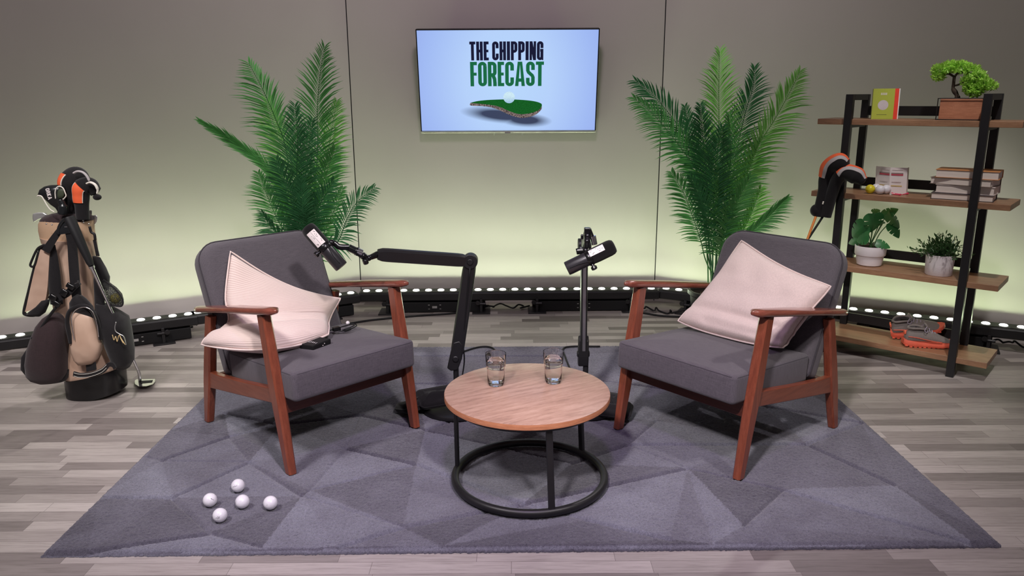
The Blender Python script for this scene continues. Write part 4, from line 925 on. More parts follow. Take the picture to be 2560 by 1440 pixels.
# ------------------------------------------------------------------ golf bag (stands at the left, in front of the wall)
BY = 3.30
def loft(mb, rows, Y, dr=0.55, n=28, e=1.0, cap=True):
    """rows: (xl, yl, xr, yr[, Y, depth ratio]) outline of a soft body seen from the front; every row becomes a full closed section"""
    R = []
    for r in rows:
        yy = r[4] if len(r) > 4 else Y; q = r[5] if len(r) > 5 else dr
        a, b_ = at(r[0], r[1], yy), at(r[2], r[3], yy); c = (a+b_)/2; h = (b_-a)/2; d = V(0, 1, 0)*h.length*q
        R.append([c + h*math.copysign(abs(math.cos(t))**e, math.cos(t)) + d*math.copysign(abs(math.sin(t))**e, math.sin(t)) for t in [2*PI*k/n for k in range(n)]])
    return mb.rings(R, cap)
bag = thing('golf_bag', 'tan and black stand bag full of golf clubs, standing left of the left armchair', 'golf bag', gr(242, 985, 0.0))
body_rows = [(171, 946, 306, 916), (165, 915, 306, 895), (158, 880, 290, 872), (150, 840, 272, 838), (142, 790, 262, 790), (135, 740, 252, 740), (130, 690, 245, 690), (122, 640, 242, 640), (112, 605, 238, 612), (106, 590, 236, 600)]
def mat_bag():
    s = N('bag_tan_nylon'); v = s.coord()
    n1 = s.noise(v, 8, 2, .5); s.base(s.ramp(n1, [(0.3, srgb(172, 142, 122)), (0.7, srgb(194, 166, 146))])); s.set(Roughness=0.40, Specular_IOR_Level=0.5); s.bump(s.math('ADD', n1, s.math('MULTIPLY', s.noise(s.coord((1, 1, .35)), 9, 2), .8)), 0.6, 0.02); return s.m
M['bagtan'] = mat_bag()
loft(MB(), body_rows, BY, 0.75, 36, 0.9).build('body', M['bagtan'], bag, smooth=60)
loft(MB(), [(180, 1000, 311, 969), (177, 994, 311, 962), (174, 972, 309, 940), (171, 950, 307, 920), (170, 943, 305, 914)], BY, 0.78, 36, 0.8).build('boot', M['blackgloss'], bag, smooth=50)
loft(MB(), [(108, 604, 238, 613), (101, 575, 233, 582), (101, 558, 231, 553), (106, 548, 228, 545)], BY, 0.66, 36, 0.9).build('cuff', M['tan'], bag, smooth=60)
loft(MB(), [(103, 556, 231, 550), (103, 550, 230, 545), (108, 543, 227, 540), (118, 538, 221, 535), (130, 534, 212, 532)], BY-0.003, 0.62, 36, 0.95).build('collar', M['browncloth'], bag, smooth=60)
mb = MB()
for x, y in ((116, 560), (130, 562), (209, 556), (222, 560)): mb.sphere(at(x, y, BY-0.125), 0.0032, 10, 6)
mb.build('rivet', M['chrome'], bag, smooth=180)
def px_strip(mb, L, R, Y, th=0.006, smooth_n=5):
    A = spline([at(x, y, Y if len(q) == 2 else q[2]) for q in L for x, y in (q[:2],)], smooth_n); B = spline([at(x, y, Y if len(q) == 2 else q[2]) for q in R for x, y in (q[:2],)], smooth_n)
    return mb.strip(A, B, th, (0, 1, 0))
F = BY-0.135    # front face of the bag
# spine webbing down the middle of the front
px_strip(MB(), [(163, 583), (168, 610), (171, 660), (176, 720), (180, 745)], [(190, 583), (191, 610), (195, 660), (200, 720), (203, 745)], F).build('spine_strap', M['blackcloth'], bag, smooth=60)
px_strip(MB(), [(214, 908), (216, 930)], [(238, 906), (240, 925)], F-0.01).build('lower_strap', M['blackcloth'], bag, smooth=60)
# handle plate at the top
loft(MB(), [(146, 586, 192, 580), (142, 575, 194, 572), (152, 556, 190, 556), (158, 545, 188, 545)], F+0.012, 0.4, 20, 0.7).build('top_handle', M['leather'], bag, smooth=60)
px_strip(MB(), [(161, 566), (161, 568.5)], [(185, 566), (185, 568.5)], F-0.006, 0.002).build('badge', M['steel'], bag, smooth=0)
MB().tube(spline([at(x, y, F) for x, y in ((146, 585), (148, 568), (158, 552), (170, 545))], 6), 0.007, 10).build('grip_loop', M['leather'], bag, smooth=180)
# black side panels
loft(MB(), [(126, 760, 158, 760), (122, 720, 154, 720), (121, 680, 150, 680), (124, 640, 144, 640), (128, 612, 138, 612)], F+0.03, 0.5).build('side_panel', M['blackcloth'], bag, smooth=60)
loft(MB(), [(238, 800, 262, 800), (236, 740, 262, 742), (234, 700, 256, 705), (236, 680, 248, 684)], F+0.05, 0.6).build('side_panel', M['blackcloth'], bag, smooth=60)
# big garment pocket on the left
def puff(mb, rows, Y, depth, n=26, e=0.75):
    R = []
    for i, (xl, yl, xr, yr) in enumerate(rows):
        a, b_ = at(xl, yl, Y), at(xr, yr, Y); c = (a+b_)/2; h = (b_-a)/2; t = i/(len(rows)-1); d = V(0, 1, 0)*depth*(math.sin(PI*min(max(t, .05), .95))**0.5)
        R.append([c + h*math.copysign(abs(math.cos(q))**e, math.cos(q)) + d*math.copysign(abs(math.sin(q))**e, math.sin(q)) for q in [2*PI*k/n for k in range(n)]])
    return mb.rings(R)
gp = puff(MB(), [(100, 957, 152, 953), (80, 948, 160, 946), (72, 935, 165, 932), (70, 905, 164, 905), (76, 870, 166, 868), (86, 840, 168, 838), (97, 812, 163, 812), (112, 793, 150, 793), (122, 786, 142, 786)], F+0.03, 0.075)
gp = gp.build('garment_pocket', M['browncloth'], bag, smooth=180)
puff(MB(), [(118, 957, 162, 952), (110, 948, 172, 942), (108, 925, 176, 922)], F+0.055, 0.06).build('pocket_gusset', M['blackcloth'], bag, smooth=180)
puff(MB(), [(70, 938, 84, 934), (64, 915, 86, 912), (66, 885, 86, 884), (76, 862, 90, 862)], F+0.035, 0.06).build('pocket_gusset', M['blackcloth'], bag, smooth=180)
# ball pocket on the front with its zip
fp = puff(MB(), [(196, 912, 234, 908), (186, 900, 246, 895), (180, 880, 254, 875), (179, 862, 254, 858), (183, 846, 249, 845), (184, 820, 245, 820), (183, 795, 237, 795), (184, 780, 231, 780), (194, 773, 220, 773)], F-0.004, 0.040).build('ball_pocket', M['bagtan'], bag, smooth=180)
MB().tube(spline([at(x, y, F-0.030) for x, y in ((178, 858), (172, 830), (168, 800), (176, 776), (200, 764), (226, 772), (242, 800), (250, 830), (252, 848))], 8), 0.0115, 10, flat=0.7).build('zip_gusset', M['blackcloth'], bag, smooth=180)
MB().tube(spline([at(x, y, F-0.048) for x, y in ((186, 850), (181, 820), (179, 792), (190, 774), (212, 768), (232, 780), (243, 812), (247, 842))], 8), 0.0022, 6).build('zip', M['chrome'], bag, smooth=180)
puff(MB(), [(178, 775, 236, 800), (175, 768, 238, 790), (176, 755, 230, 768), (184, 742, 214, 750), (192, 736, 204, 740)], F-0.006, 0.03).build('pocket_flap', M['blackcloth'], bag, smooth=180)
# accessory pocket on the right
rp = puff(MB(), [(296, 921, 322, 919), (285, 905, 331, 902), (278, 880, 329, 878), (268, 850, 324, 848), (258, 820, 320, 820), (250, 798, 316, 796), (245, 780, 298, 782), (243, 758, 272, 766)], F+0.045, 0.075).build('accessory_pocket', M['blackcloth'], bag, smooth=180)
MB().tube(spline([at(x, y, F-0.032) for x, y in ((290, 805), (287, 818), (289, 828), (300, 836), (308, 840), (313, 852), (315, 862))], 6), 0.0022, 6).build('reflective_zip', M['steel'], rp, smooth=180)
mb = MB(); mb.tube(spline([at(x, y, F-0.036) for x, y in ((281, 837), (285, 850), (289, 841), (293, 854), (298, 838), (308, 858), (300, 842), (313, 862))], 5), 0.0016, 6); mb.build('embroidered_scrawl', simple('gold_thread', srgb(206, 180, 130), .5), rp, smooth=180)
# mesh pocket holding a yellow ball
def meshmat():
    s = N('black_net'); v = s.coord(); q = s.n('ShaderNodeTexVoronoi', Scale=380.0); s.l(v, q.inputs['Vector'])
    s.base(srgb(30, 30, 28)); s.set(Roughness=0.7); s.l(s.ramp(q.outputs['Distance'], [(0.38, (0.40,)*3+(1,)), (0.60, (1, 1, 1, 1))]), s.b.inputs['Alpha']); return s.m
puff(MB(), [(268, 762, 304, 764), (266, 750, 307, 752), (264, 730, 302, 738), (260, 712, 290, 724), (256, 700, 270, 706)], F+0.045, 0.034).build('net_pocket', meshmat(), bag, smooth=180)
MB().tube(spline([at(x, y, F+0.02) for x, y in ((258, 700), (280, 716), (298, 735), (307, 753), (303, 765), (285, 764), (266, 758))], 8), 0.004, 8).build('net_rim', M['blackcloth'], bag, smooth=180)
golf_ball(at(288, 746, F+0.045), 'yellow golf ball inside the net pocket of the golf bag', None, Matrix.Rotation(.4, 3, 'X'), 'yellowball', group='yellow golf balls')
puff(MB(), [(248, 720, 272, 724), (242, 690, 272, 694), (238, 668, 262, 672), (232, 640, 250, 645)], F+0.06, 0.03).build('strap_loop', M['blackcloth'], bag, smooth=180)
# shoulder strap hanging at the left: tan pad with black edge
px_strip(MB(), [(101, 624), (90, 660), (78, 710), (66, 765), (62, 780)], [(124, 629), (122, 665), (119, 715), (114, 748), (106, 768)], F+0.02, 0.020).build('shoulder_pad', M['bagtan'], bag, smooth=40)
MB().tube(spline([at(x, y, F+0.03) for x, y in ((104, 616), (96, 640), (84, 680), (72, 730), (61, 776), (64, 786), (84, 788), (102, 782))], 6), 0.0075, 8).build('pad_binding', M['blackcloth'], bag, smooth=180)
puff(MB(), [(66, 787, 100, 791), (72, 780, 112, 782), (92, 766, 120, 762), (104, 752, 124, 748)], F+0.02, 0.024).build('pad_tail', M['blackcloth'], bag, smooth=180)
px_strip(MB(), [(150, 562), (128, 590), (112, 612), (104, 624)], [(164, 566), (144, 596), (130, 620), (122, 634)], F+0.005, 0.006).build('shoulder_strap', M['blackcloth'], bag, smooth=60)
MB().tube(spline([at(x, y, F+0.02) for x, y in ((112, 612), (94, 622), (80, 650), (76, 664), (86, 664), (96, 630))], 6), 0.005, 8).build('strap_tail', M['blackcloth'], bag, smooth=180)
# webbing and buckles crossing the front
px_strip(MB(), [(192, 702), (176, 714), (160, 728), (140, 738), (124, 744)], [(200, 712), (186, 726), (170, 742), (150, 752), (132, 758)], F-0.02, 0.012).build('cross_strap', M['blackcloth'], bag, smooth=60)
for (x, y, w_, h_) in ((176, 716, .034, .022), (160, 732, .030, .030), (132, 744, .032, .026), (141, 760, .032, .024)):
    MB().rbox(at(x, y, F-0.03), (w_, 0.012, h_), 0.004, 3, Matrix.Rotation(.6, 3, 'Y')).build('buckle', M['blackgloss'], bag, smooth=60)
MB().tube(spline([at(x, y, F-0.02) for x, y in ((142, 766), (128, 784), (108, 812), (92, 836), (80, 846))], 6), 0.010, 8, flat=.6).build('compression_strap', M['blackcloth'], bag, smooth=180)
MB().beam(at(187, 709, F-.036), at(197, 705, F-.036), 0.004, 0.004).build('hook', M['chrome'], bag, smooth=0)
# carry handle above the boot
px_strip(MB(), [(183, 930), (200, 934), (225, 932), (252, 922), (268, 908), (282, 908), (290, 920)], [(182, 941), (200, 945), (228, 943), (258, 933), (272, 918), (280, 918), (284, 925)], F-0.028, 0.010).build('carry_handle', M['blackcloth'], bag, smooth=60)
for o_ in (1, 9):
    MB().tube(spline([at(x, y+o_, F-0.030) for x, y in ((184, 931), (200, 934.5), (225, 932.5), (252, 923), (266, 911))], 6), 0.0009, 5).build('stitching', M['whitetrim'], bag, smooth=180)
MB().tube(spline([at(x, y, F+0.01) for x, y in ((224, 566), (228, 580), (236, 586), (238, 600))], 5), 0.0055, 8).build('side_clip', M['blackmatte'], bag, smooth=180)
px_strip(MB(), [(232, 600), (236, 620), (240, 640)], [(239, 600), (243, 620), (248, 640)], F+0.03, 0.005).build('side_webbing', M['blackcloth'], bag, smooth=60)

# clubs standing in the bag
def headcover(o, path, radii, fl=0.8, panel=(2.0, 2.9), names=True, trim=True, up=None, n=28, stripe=('orange', 'greycloth'), width=0.62, tw=0.30):
    """soft knitted cover: sock + hooded head, with a coloured panel down the outer side and a grey band either side"""
    P = spline(path, 12); k = len(P); rr = []
    for i in range(k):
        t = i/(k-1)*(len(radii)-1); j = min(int(t), len(radii)-2); f = t-j; f = f*f*(3-2*f); rr.append(radii[j]*(1-f)+radii[j+1]*f)
    T = [(P[min(i+1, k-1)]-P[max(i-1, 0)]).normalized() for i in range(k)]
    side = Vector(up or (0, -1, 0)); X = [(side-t*side.dot(t)).normalized() for t in T]; Yv = [t.cross(x) for t, x in zip(T, X)]
    def S(i, a, off=0.0): return P[i] + X[i]*(rr[i]*fl+off)*math.cos(a) + Yv[i]*(rr[i]+off)*math.sin(a)
    mb = MB(); rings = [[S(i, 2*PI*j/n) for j in range(n)] for i in range(k)]
    e = P[-1] + T[-1]*rr[-1]*0.45
    for f in (0.75, 0.4): rings.append([e*(1-f)+q*f + T[-1]*0.0 for q in rings[k-1]])
    mb.rings(rings); mb.build('sock', M['blackcloth'], o, smooth=180)
    i0, i1 = int(panel[0]*(k-1)), int(panel[1]*(k-1)); a0 = panel[2]
    def patch(nm, w0, w1, mat, off):
        m_ = 9; mb = MB(); A = [[S(i, a0+w0+(w1-w0)*j/m_, off) for j in range(m_+1)] for i in range(i0, i1+1)]
        B = [[S(i, a0+w0+(w1-w0)*j/m_, off-0.004) for j in range(m_+1)] for i in range(i0, i1+1)]
        mb.rings(A, False, False); mb.rings(B, False, False)
        for q in (0, m_): mb.rings([[r[q] for r in A], [r[q] for r in B]], False, False)
        mb.rings([A[0], B[0]], False, False); mb.rings([A[-1], B[-1]], False, False)
        return mb.build(nm, M[mat], o, smooth=50)
    patch('coloured_panel', -width, width, stripe[0], 0.0035)
    patch('side_band', width, width+tw, stripe[1], 0.0030); patch('side_band', -width-tw, -width, stripe[1], 0.0030)
    return P, S, k
clubs = 'golf clubs standing in the bag'
c1 = thing('golf_club', 'golf club in the bag under the tallest orange and black head cover', 'golf club', at(192, 560, BY), group=clubs)
headcover(c1, [at(188, 548, BY), at(184, 520, BY), at(179, 488, BY), at(178, 458, BY), at(192, 446, BY+.02), at(212, 458, BY+.05)], [0.026, 0.031, 0.038, 0.050, 0.050, 0.034], 0.85, (0.44, 0.68, -0.95), stripe=('orange', 'whitetrim'), width=0.50, tw=0.09, n=36)
mb = MB(); mb.tube(spline([at(x, y, BY-.045) for x, y in ((184, 433), (194, 428.5), (207, 431), (217, 440), (224, 453))], 8), 0.0075, 10, flat=.6); mb.build('grey_brow', M['greycloth'], c1, smooth=180)
MB().tube([at(190, 585, BY), at(190, 545, BY)], 0.007, 10).build('shaft', M['steel'], c1)
c2 = thing('golf_club', 'golf club in the bag under the shorter orange head cover with a white brow', 'golf club', at(206, 560, BY), group=clubs)
headcover(c2, [at(207, 548, BY-.04), at(205, 520, BY-.04), at(203, 492, BY-.04), at(206, 470, BY-.04), at(224, 465, BY-.03), at(240, 480, BY-.02)], [0.027, 0.028, 0.033, 0.038, 0.036, 0.026], 0.85, (0.30, 0.62, -0.1), stripe=('orange', 'whitetrim'), width=0.62, tw=0.09, n=36)
MB().sphere(at(243, 493, BY-.03), 0.016, 18, 10, (1.1, 1, .8)).build('toe_end', M['blackcloth'], c2, smooth=180)
mb = MB(); mb.tube(spline([at(x, y, BY-.075) for x, y in ((216, 459), (226, 456), (238, 462), (244, 474), (243, 484))], 6), [0.006]*6+[0.008]*12+[0.006]*7, 8, flat=.6); mb.build('white_brow', M['whitetrim'], c2, smooth=180)
MB().tube([at(206, 585, BY-.02), at(207, 545, BY-.04)], 0.007, 10).build('shaft', M['steel'], c2)
c3 = thing('golf_club', 'golf club in the bag under the black vinyl head cover lettered ORKA', 'golf club', at(158, 560, BY), group=clubs)
mb = MB(); MB().tube([at(160, 585, BY-.03), at(158, 520, BY-.04)], 0.007, 10).build('shaft', M['steel'], c3)
def drv():
    rows = [(146, 534, 163, 530), (143, 526, 161, 522), (139, 520, 162, 512), (128, 512, 163, 502), (116, 500, 165, 492), (107, 492, 165, 482), (97, 486, 165, 474), (101, 474, 163, 466), (112, 466, 158, 464), (124, 463, 148, 462.5)]
    return loft(MB(), rows, BY-.04, 0.62, 32, 0.9)
hd = drv().build('head_cover', M['leather'], c3, smooth=180)
DY = BY-.04-.072
MB().tube(spline([at(x, y, DY) for x, y in ((93, 491), (96, 489), (104, 491), (110, 500), (118, 514), (126, 524), (136, 530))], 7), 0.0024, 7).build('piping', M['whitetrim'], hd, smooth=180)
MB().tube(spline([at(x, y, DY+.012) for x, y in ((139, 497), (138, 480), (142, 469), (150, 466), (158, 471), (163, 482), (165, 490), (158, 499))], 7), 0.0024, 7).build('piping', M['whitetrim'], hd, smooth=180)
loft(MB(), [(147, 498, 158, 496), (143, 490, 161, 486), (143, 480, 161, 477), (147, 471, 158, 470)], DY+.022, 0.35).build('side_window', simple('dark_olive_lining', srgb(58, 66, 48), .6), hd, smooth=180)
MB().tube(spline([at(x, y, DY+.03) for x, y in ((150, 499), (157, 512), (158, 524), (156, 534))], 5), [0.014]*6+[0.019]*10, 14).build('neck', M['leather'], c3, smooth=180)
# ORKA lettering down the cover
q0 = at(119, 471, DY-.004); q1 = at(127, 499, DY-.010); ey = (q0-q1).normalized(); nrm = V(-.25, -1, .25).normalized(); exx = ey.cross(nrm).normalized(); nrm = exx.cross(ey)
L_ = (q0-q1).length; mb = MB(); word(mb, 'ORKA', 0, 0, 0.019, {'_': L_*0.20, 'A': L_*.23}, L_*0.045, 0.0030, 0.0030, 0)
R3 = Matrix((-ey, exx, nrm)).transposed()
for v_ in mb.bm.verts: v_.co = q0 - exx*0.009 + R3 @ v_.co
mb.build('lettering', M['paper'], hd, smooth=0)
c4 = thing('golf_club', 'bare iron head poking out of the left side of the golf bag', 'golf club', at(110, 560, BY), group=clubs)
mb = MB(); mb.tube([at(126, 556, BY), at(116, 540, BY), at(112, 534, BY)], 0.006, 10); mb.build('hosel', M['chrome'], c4, smooth=60)
mb = MB(); pl = [(118, 537), (108, 531), (94, 531), (82, 534), (81, 545), (84, 556), (97, 548), (110, 544)]
mb.rings([[at(x, y, BY-.01) for x, y in pl], [at(x, y, BY+.012) for x, y in pl]]); mb.build('club_head', M['iron'], c4, smooth=0, bevel=0.004)
c5 = thing('golf_club', 'bare iron heads catching the light on the right side of the golf bag', 'golf club', at(232, 560, BY), group=clubs)
for nm, pl, dy in (('club_head', [(220, 540), (240, 537.5), (244, 541), (243, 553), (236, 564), (230, 564), (224, 556)], .02), ('club_head', [(219, 527), (229, 525), (231, 530), (230, 538), (219, 538)], .05)):
    MB().rings([[at(x, y, BY+dy) for x, y in pl], [at(x, y, BY+dy+.012) for x, y in pl]]).build(nm, M['iron'], c5, smooth=0, bevel=0.003)
MB().tube([at(222, 560, BY+.03), at(221, 545, BY+.03)], 0.006, 10).build('hosel', M['chrome'], c5)
# putter leaning against the front of the bag
pt = thing('putter', 'putter with a thick black grip leaning on the front of the golf bag', 'golf club', gr(362, 958, 0))
a, b_, c_ = at(172, 542, F-.045), at(228, 664, F-.055), at(345, 925, 3.40-.12)
gL = a+(b_-a)*.0
MB().tube([a, a+(b_-a)*.03, a+(b_-a)*.5, a+(b_-a)*.93, b_], [0.022, 0.0245, 0.021, 0.016, 0.012], 16, flat=.8).build('grip', M['blackmatte'], pt, smooth=60)
MB().tube([b_, b_+(c_-b_)*.2, c_], [0.0085, 0.0062, 0.0052], 12).build('shaft', M['chrome'], pt, smooth=60)
MB().tube([b_+(c_-b_)*.0, b_+(c_-b_)*.02], 0.0115, 12).build('ferrule', M['steel'], pt, smooth=60)
MB().tube([c_, c_+V(.004, 0, -.018), gr(350, 952, .02)], [0.0065, 0.0065, 0.008], 10).build('hosel', M['steel'], pt, smooth=60)
hp = [(336, 952), (341, 948), (388, 947), (389, 953), (382, 961), (366, 966), (346, 966), (337, 960)]
mb = MB(); mb.rings([[gr(x, y, 0.003) for x, y in hp], [gr(x, y, 0.024) for x, y in hp]]); mb.build('putter_head', M['chrome'], pt, smooth=0, bevel=0.003)
slot = [(348, 952), (382, 950), (380, 955), (352, 958)]
MB().rings([[gr(x, y, 0.0245) for x, y in slot], [gr(x, y, 0.0255) for x, y in slot]]).build('alignment_slot', M['blackmatte'], pt, smooth=0)
# ------------------------------------------------------------------ shelf unit
SA = math.radians(-40.5); SU = V(math.cos(SA), math.sin(SA), 0); SV = V(-math.sin(SA), math.cos(SA), 0)
SB = V(2.076, 3.461, 0)     # foot of the front right post
shelf = thing('shelf_unit', 'open shelf unit of four oak boards on black square tube posts, right', 'shelf unit', SB + SU*(-.29) + SV*.13)
SX = Matrix((SU, SV, V(0, 0, 1))).transposed()
def sp(u, v, z=0.0): return SB + SU*u + SV*v + V(0, 0, z)
LEV = (0.096, 0.462, 0.826, 1.183); DEP = 0.262; UL, UR = -0.725, 0.142
for z in LEV: MB().box(sp((UL+UR)/2, DEP/2-0.004, z-0.0135), (UR-UL, DEP, 0.027), SX).build('shelf_board', M['shelfwood'], shelf, smooth=0, bevel=0.0015)
pw = 0.034; pu = (-0.578, 0.0)
for u in pu:
    for v in (0.012-pw/2+0.0, DEP-0.004-0.016):
        zt = 1.300
        MB().box(sp(u, v, zt/2), (pw, pw if v < .1 else .028, zt), SX).build('post', M['black'], shelf, smooth=0, bevel=0.002)
    MB().box(sp(u, DEP/2-0.01, 1.300-.014), (pw*.9, DEP-.05, 0.028), SX).build('end_rail', M['black'], shelf, smooth=0, bevel=0.002)
    for z in LEV: MB().box(sp(u, DEP/2, z-0.034), (pw*.8, DEP-.04, 0.014), SX).build('bracket', M['black'], shelf, smooth=0)
for z in LEV: MB().box(sp(-0.289, DEP-0.004+.006, z+0.036), (0.578, 0.012, 0.046), SX).build('back_bar', M['black'], shelf, smooth=0)
def on(x, y, lev): return gr(x, y, LEV[lev])
def onS(x, y, lev, v):     # seen at (x, y) in the vertical plane v behind the front edge
    return onpl(x, y, sp(0, v), SV)
# green book standing on the top board
bk = thing('book', 'lime green paperback with a ball on its cover, standing on the top shelf', 'book', sp(-0.44, .07, LEV[3]), SA+math.radians(28))
bw, bh, bd = 0.106, 0.156, 0.022
def fitbook():
    global bw, bh
    a, b_ = onS(2177, 297, 3, .07), onS(2246, 296, 3, .07); c = onS(2185, 221, 3, .07); return a, b_, c
a, b_, c = fitbook(); bc = (a+b_)/2; bh = c.z - LEV[3]-.001; bw = abs((b_-a).dot(SU))*0.94
bk.location = (bc.x, bc.y, LEV[3]+.0005); bk.rotation_euler = (math.radians(-6), 0, SA+math.radians(24)); 
bk['label'] = 'lime green paperback with a ball on its cover, standing on the top shelf'
INV[bk.name] = (Matrix.Translation(bk.location) @ bk.rotation_euler.to_matrix().to_4x4()).inverted()
def cov():
    s = N('lime_book_cover'); s.base(srgb(178, 188, 72)); s.set(Roughness=0.4); return s.m
cm = cov()
MB().box((0, bd/2, bh/2+.001), (bw-.004, bd-.003, bh-.004)).build('page_block', M['pages'], bk, world=False, smooth=0)
cc = MB().box((0, 0, bh/2), (bw, .0016, bh)).build('front_cover', cm, bk, world=False, smooth=0)
MB().box((0, bd, bh/2), (bw, .0016, bh)).build('back_cover', cm, bk, world=False, smooth=0)
MB().box((-bw/2, bd/2, bh/2), (.0016, bd, bh)).build('spine', cm, bk, world=False, smooth=0)
MB().box((bw*.385, -.0012, bh/2), (bw*.15, .0006, bh)).build('red_band', simple('red_print', srgb(236, 66, 44), .5), cc, world=False, smooth=0)
MB().box((bw*.48, -.0012, bh/2), (bw*.04, .0006, bh)).build('white_band', M['paper'], cc, world=False, smooth=0)
MB().lathe([(0.0005, .0005), (bw*.20, 0)], 32, (-bw*.10, -.0010, bh*.46), (0, -1, 0), False).build('ball_picture', simple('printed_ball', srgb(206, 196, 198), .5), cc, world=False, smooth=180)
mb = MB()
for j, zz in enumerate((.845, .805)):
    for i in range(4): mb.box((-bw*.10+(i-1.5)*bw*.062, -.0011, bh*zz), (bw*.046, .0005, bh*.026))
mb.build('cover_title', M['paper'], cc, world=False, smooth=0)
mb = MB()
for i in range(9): mb.box((-bw*.13+(i-4)*bw*.042, -.0011, bh*.145), (bw*.03, .0005, bh*.012))
mb.build('author_line', M['ink'], cc, world=False, smooth=0)
# bonsai in a wooden planter inside a thin wire frame
pc = (onS(2340, 292, 3, .05)+onS(2455, 292, 3, .05))/2
bz = thing('bonsai', 'bonsai tree in a brown box planter on the top shelf', 'potted plant', V(pc.x, pc.y, LEV[3])+SV*.06, SA)
w2 = abs((onS(2455, 292, 3, .05)-onS(2340, 292, 3, .05)).dot(SU))/2; ht = onS(2400, 246, 3, .05).z-LEV[3]
MB().box((0, 0, ht/2+.001), (w2*2-.016, .105, ht-.004)).build('planter', M['planter'], bz, world=False, smooth=0, bevel=.002)
mb = MB(); r_ = .0022
for z in (.0025, ht):
    for y in (-.060, .060): mb.tube([V(-w2, y, z), V(w2, y, z)], r_, 6)
    for x in (-w2, w2): mb.tube([V(x, -.06, z), V(x, .06, z)], r_, 6)
for x in (-w2, w2):
    for y in (-.06, .06): mb.tube([V(x, y, .001), V(x, y, ht)], r_, 6)
mb.build('wire_frame', M['black'], bz, world=False, smooth=60)
MB().box((0, 0, ht-.002), (w2*2-.03, .09, .006)).build('soil', M['soil'], bz, world=False, smooth=0)
BP = pc + SV*.06
def bpt(x, y): return onpl(x, y, BP, SV)
tr = MB().tube(spline([bpt(2394, 247), bpt(2391, 236), bpt(2383, 222), bpt(2384, 208), bpt(2386, 190)], 5), [.011, .012, .012, .010, .009, .009, .010, .011, .011, .010, .009]+[.007]*10, 9)
tr.tube(spline([bpt(2386, 214), bpt(2395, 212), bpt(2406, 208), bpt(2420, 196)], 5), .0045, 7); tr.tube(spline([bpt(2386, 192), bpt(2400, 180), bpt(2430, 188), bpt(2470, 206)], 5), .005, 7); tr.tube(spline([bpt(2386, 192), bpt(2370, 184), bpt(2350, 188)], 5), .005, 7)
tr.build('trunk', M['bark'], bz, smooth=180)
def tufts(blobs, n, ln, wd, seed, spread=0.9):
    rn = random.Random(seed); mb = MB()
    for (c, r, k) in blobs:
        for _ in range(int(n*k)):
            d = V(rn.gauss(0, 1), rn.gauss(0, 1), rn.gauss(0.15, 1)).normalized(); base = c + V(d.x*r[0], d.y*r[1], d.z*r[2])*rn.uniform(.55, 1.0)
            g = (d + V(rn.uniform(-1, 1), rn.uniform(-1, 1), rn.uniform(-.3, 1.1))*spread).normalized(); s_ = g.cross(V(rn.uniform(-1, 1), rn.uniform(-1, 1), rn.uniform(-1, 1))).normalized()*wd*rn.uniform(.7, 1.2); L = ln*rn.uniform(.6, 1.2)
            mb.f([mb.v(base), mb.v(base+g*L*.45+s_), mb.v(base+g*L), mb.v(base+g*L*.45-s_)])
    return mb
k1 = (bpt(2400, 200)-bpt(2390, 200)).length/10.0    # metres per photo step at the bonsai
bl = []
for (x, y, rx, ry, w_) in ((2350, 176, 17, 15, 1), (2345, 192, 12, 8, .6), (2375, 168, 24, 14, 1.3), (2402, 168, 24, 14, 1.3), (2428, 176, 20, 15, 1.2), (2448, 190, 16, 12, 1), (2420, 204, 14, 12, .9), (2425, 222, 16, 10, .8), (2446, 222, 14, 12, .8), (2464, 208, 16, 10, 1), (2478, 216, 12, 8, .7), (2436, 234, 14, 7, .5)):
    for dv in (-.028, .0, .03): bl.append((bpt(x, y)+SV*dv, (rx*k1, .022, ry*k1), w_))
tufts(bl, 150, .016, .0042, 4).build('foliage', M['bonsai'], bz, smooth=0)
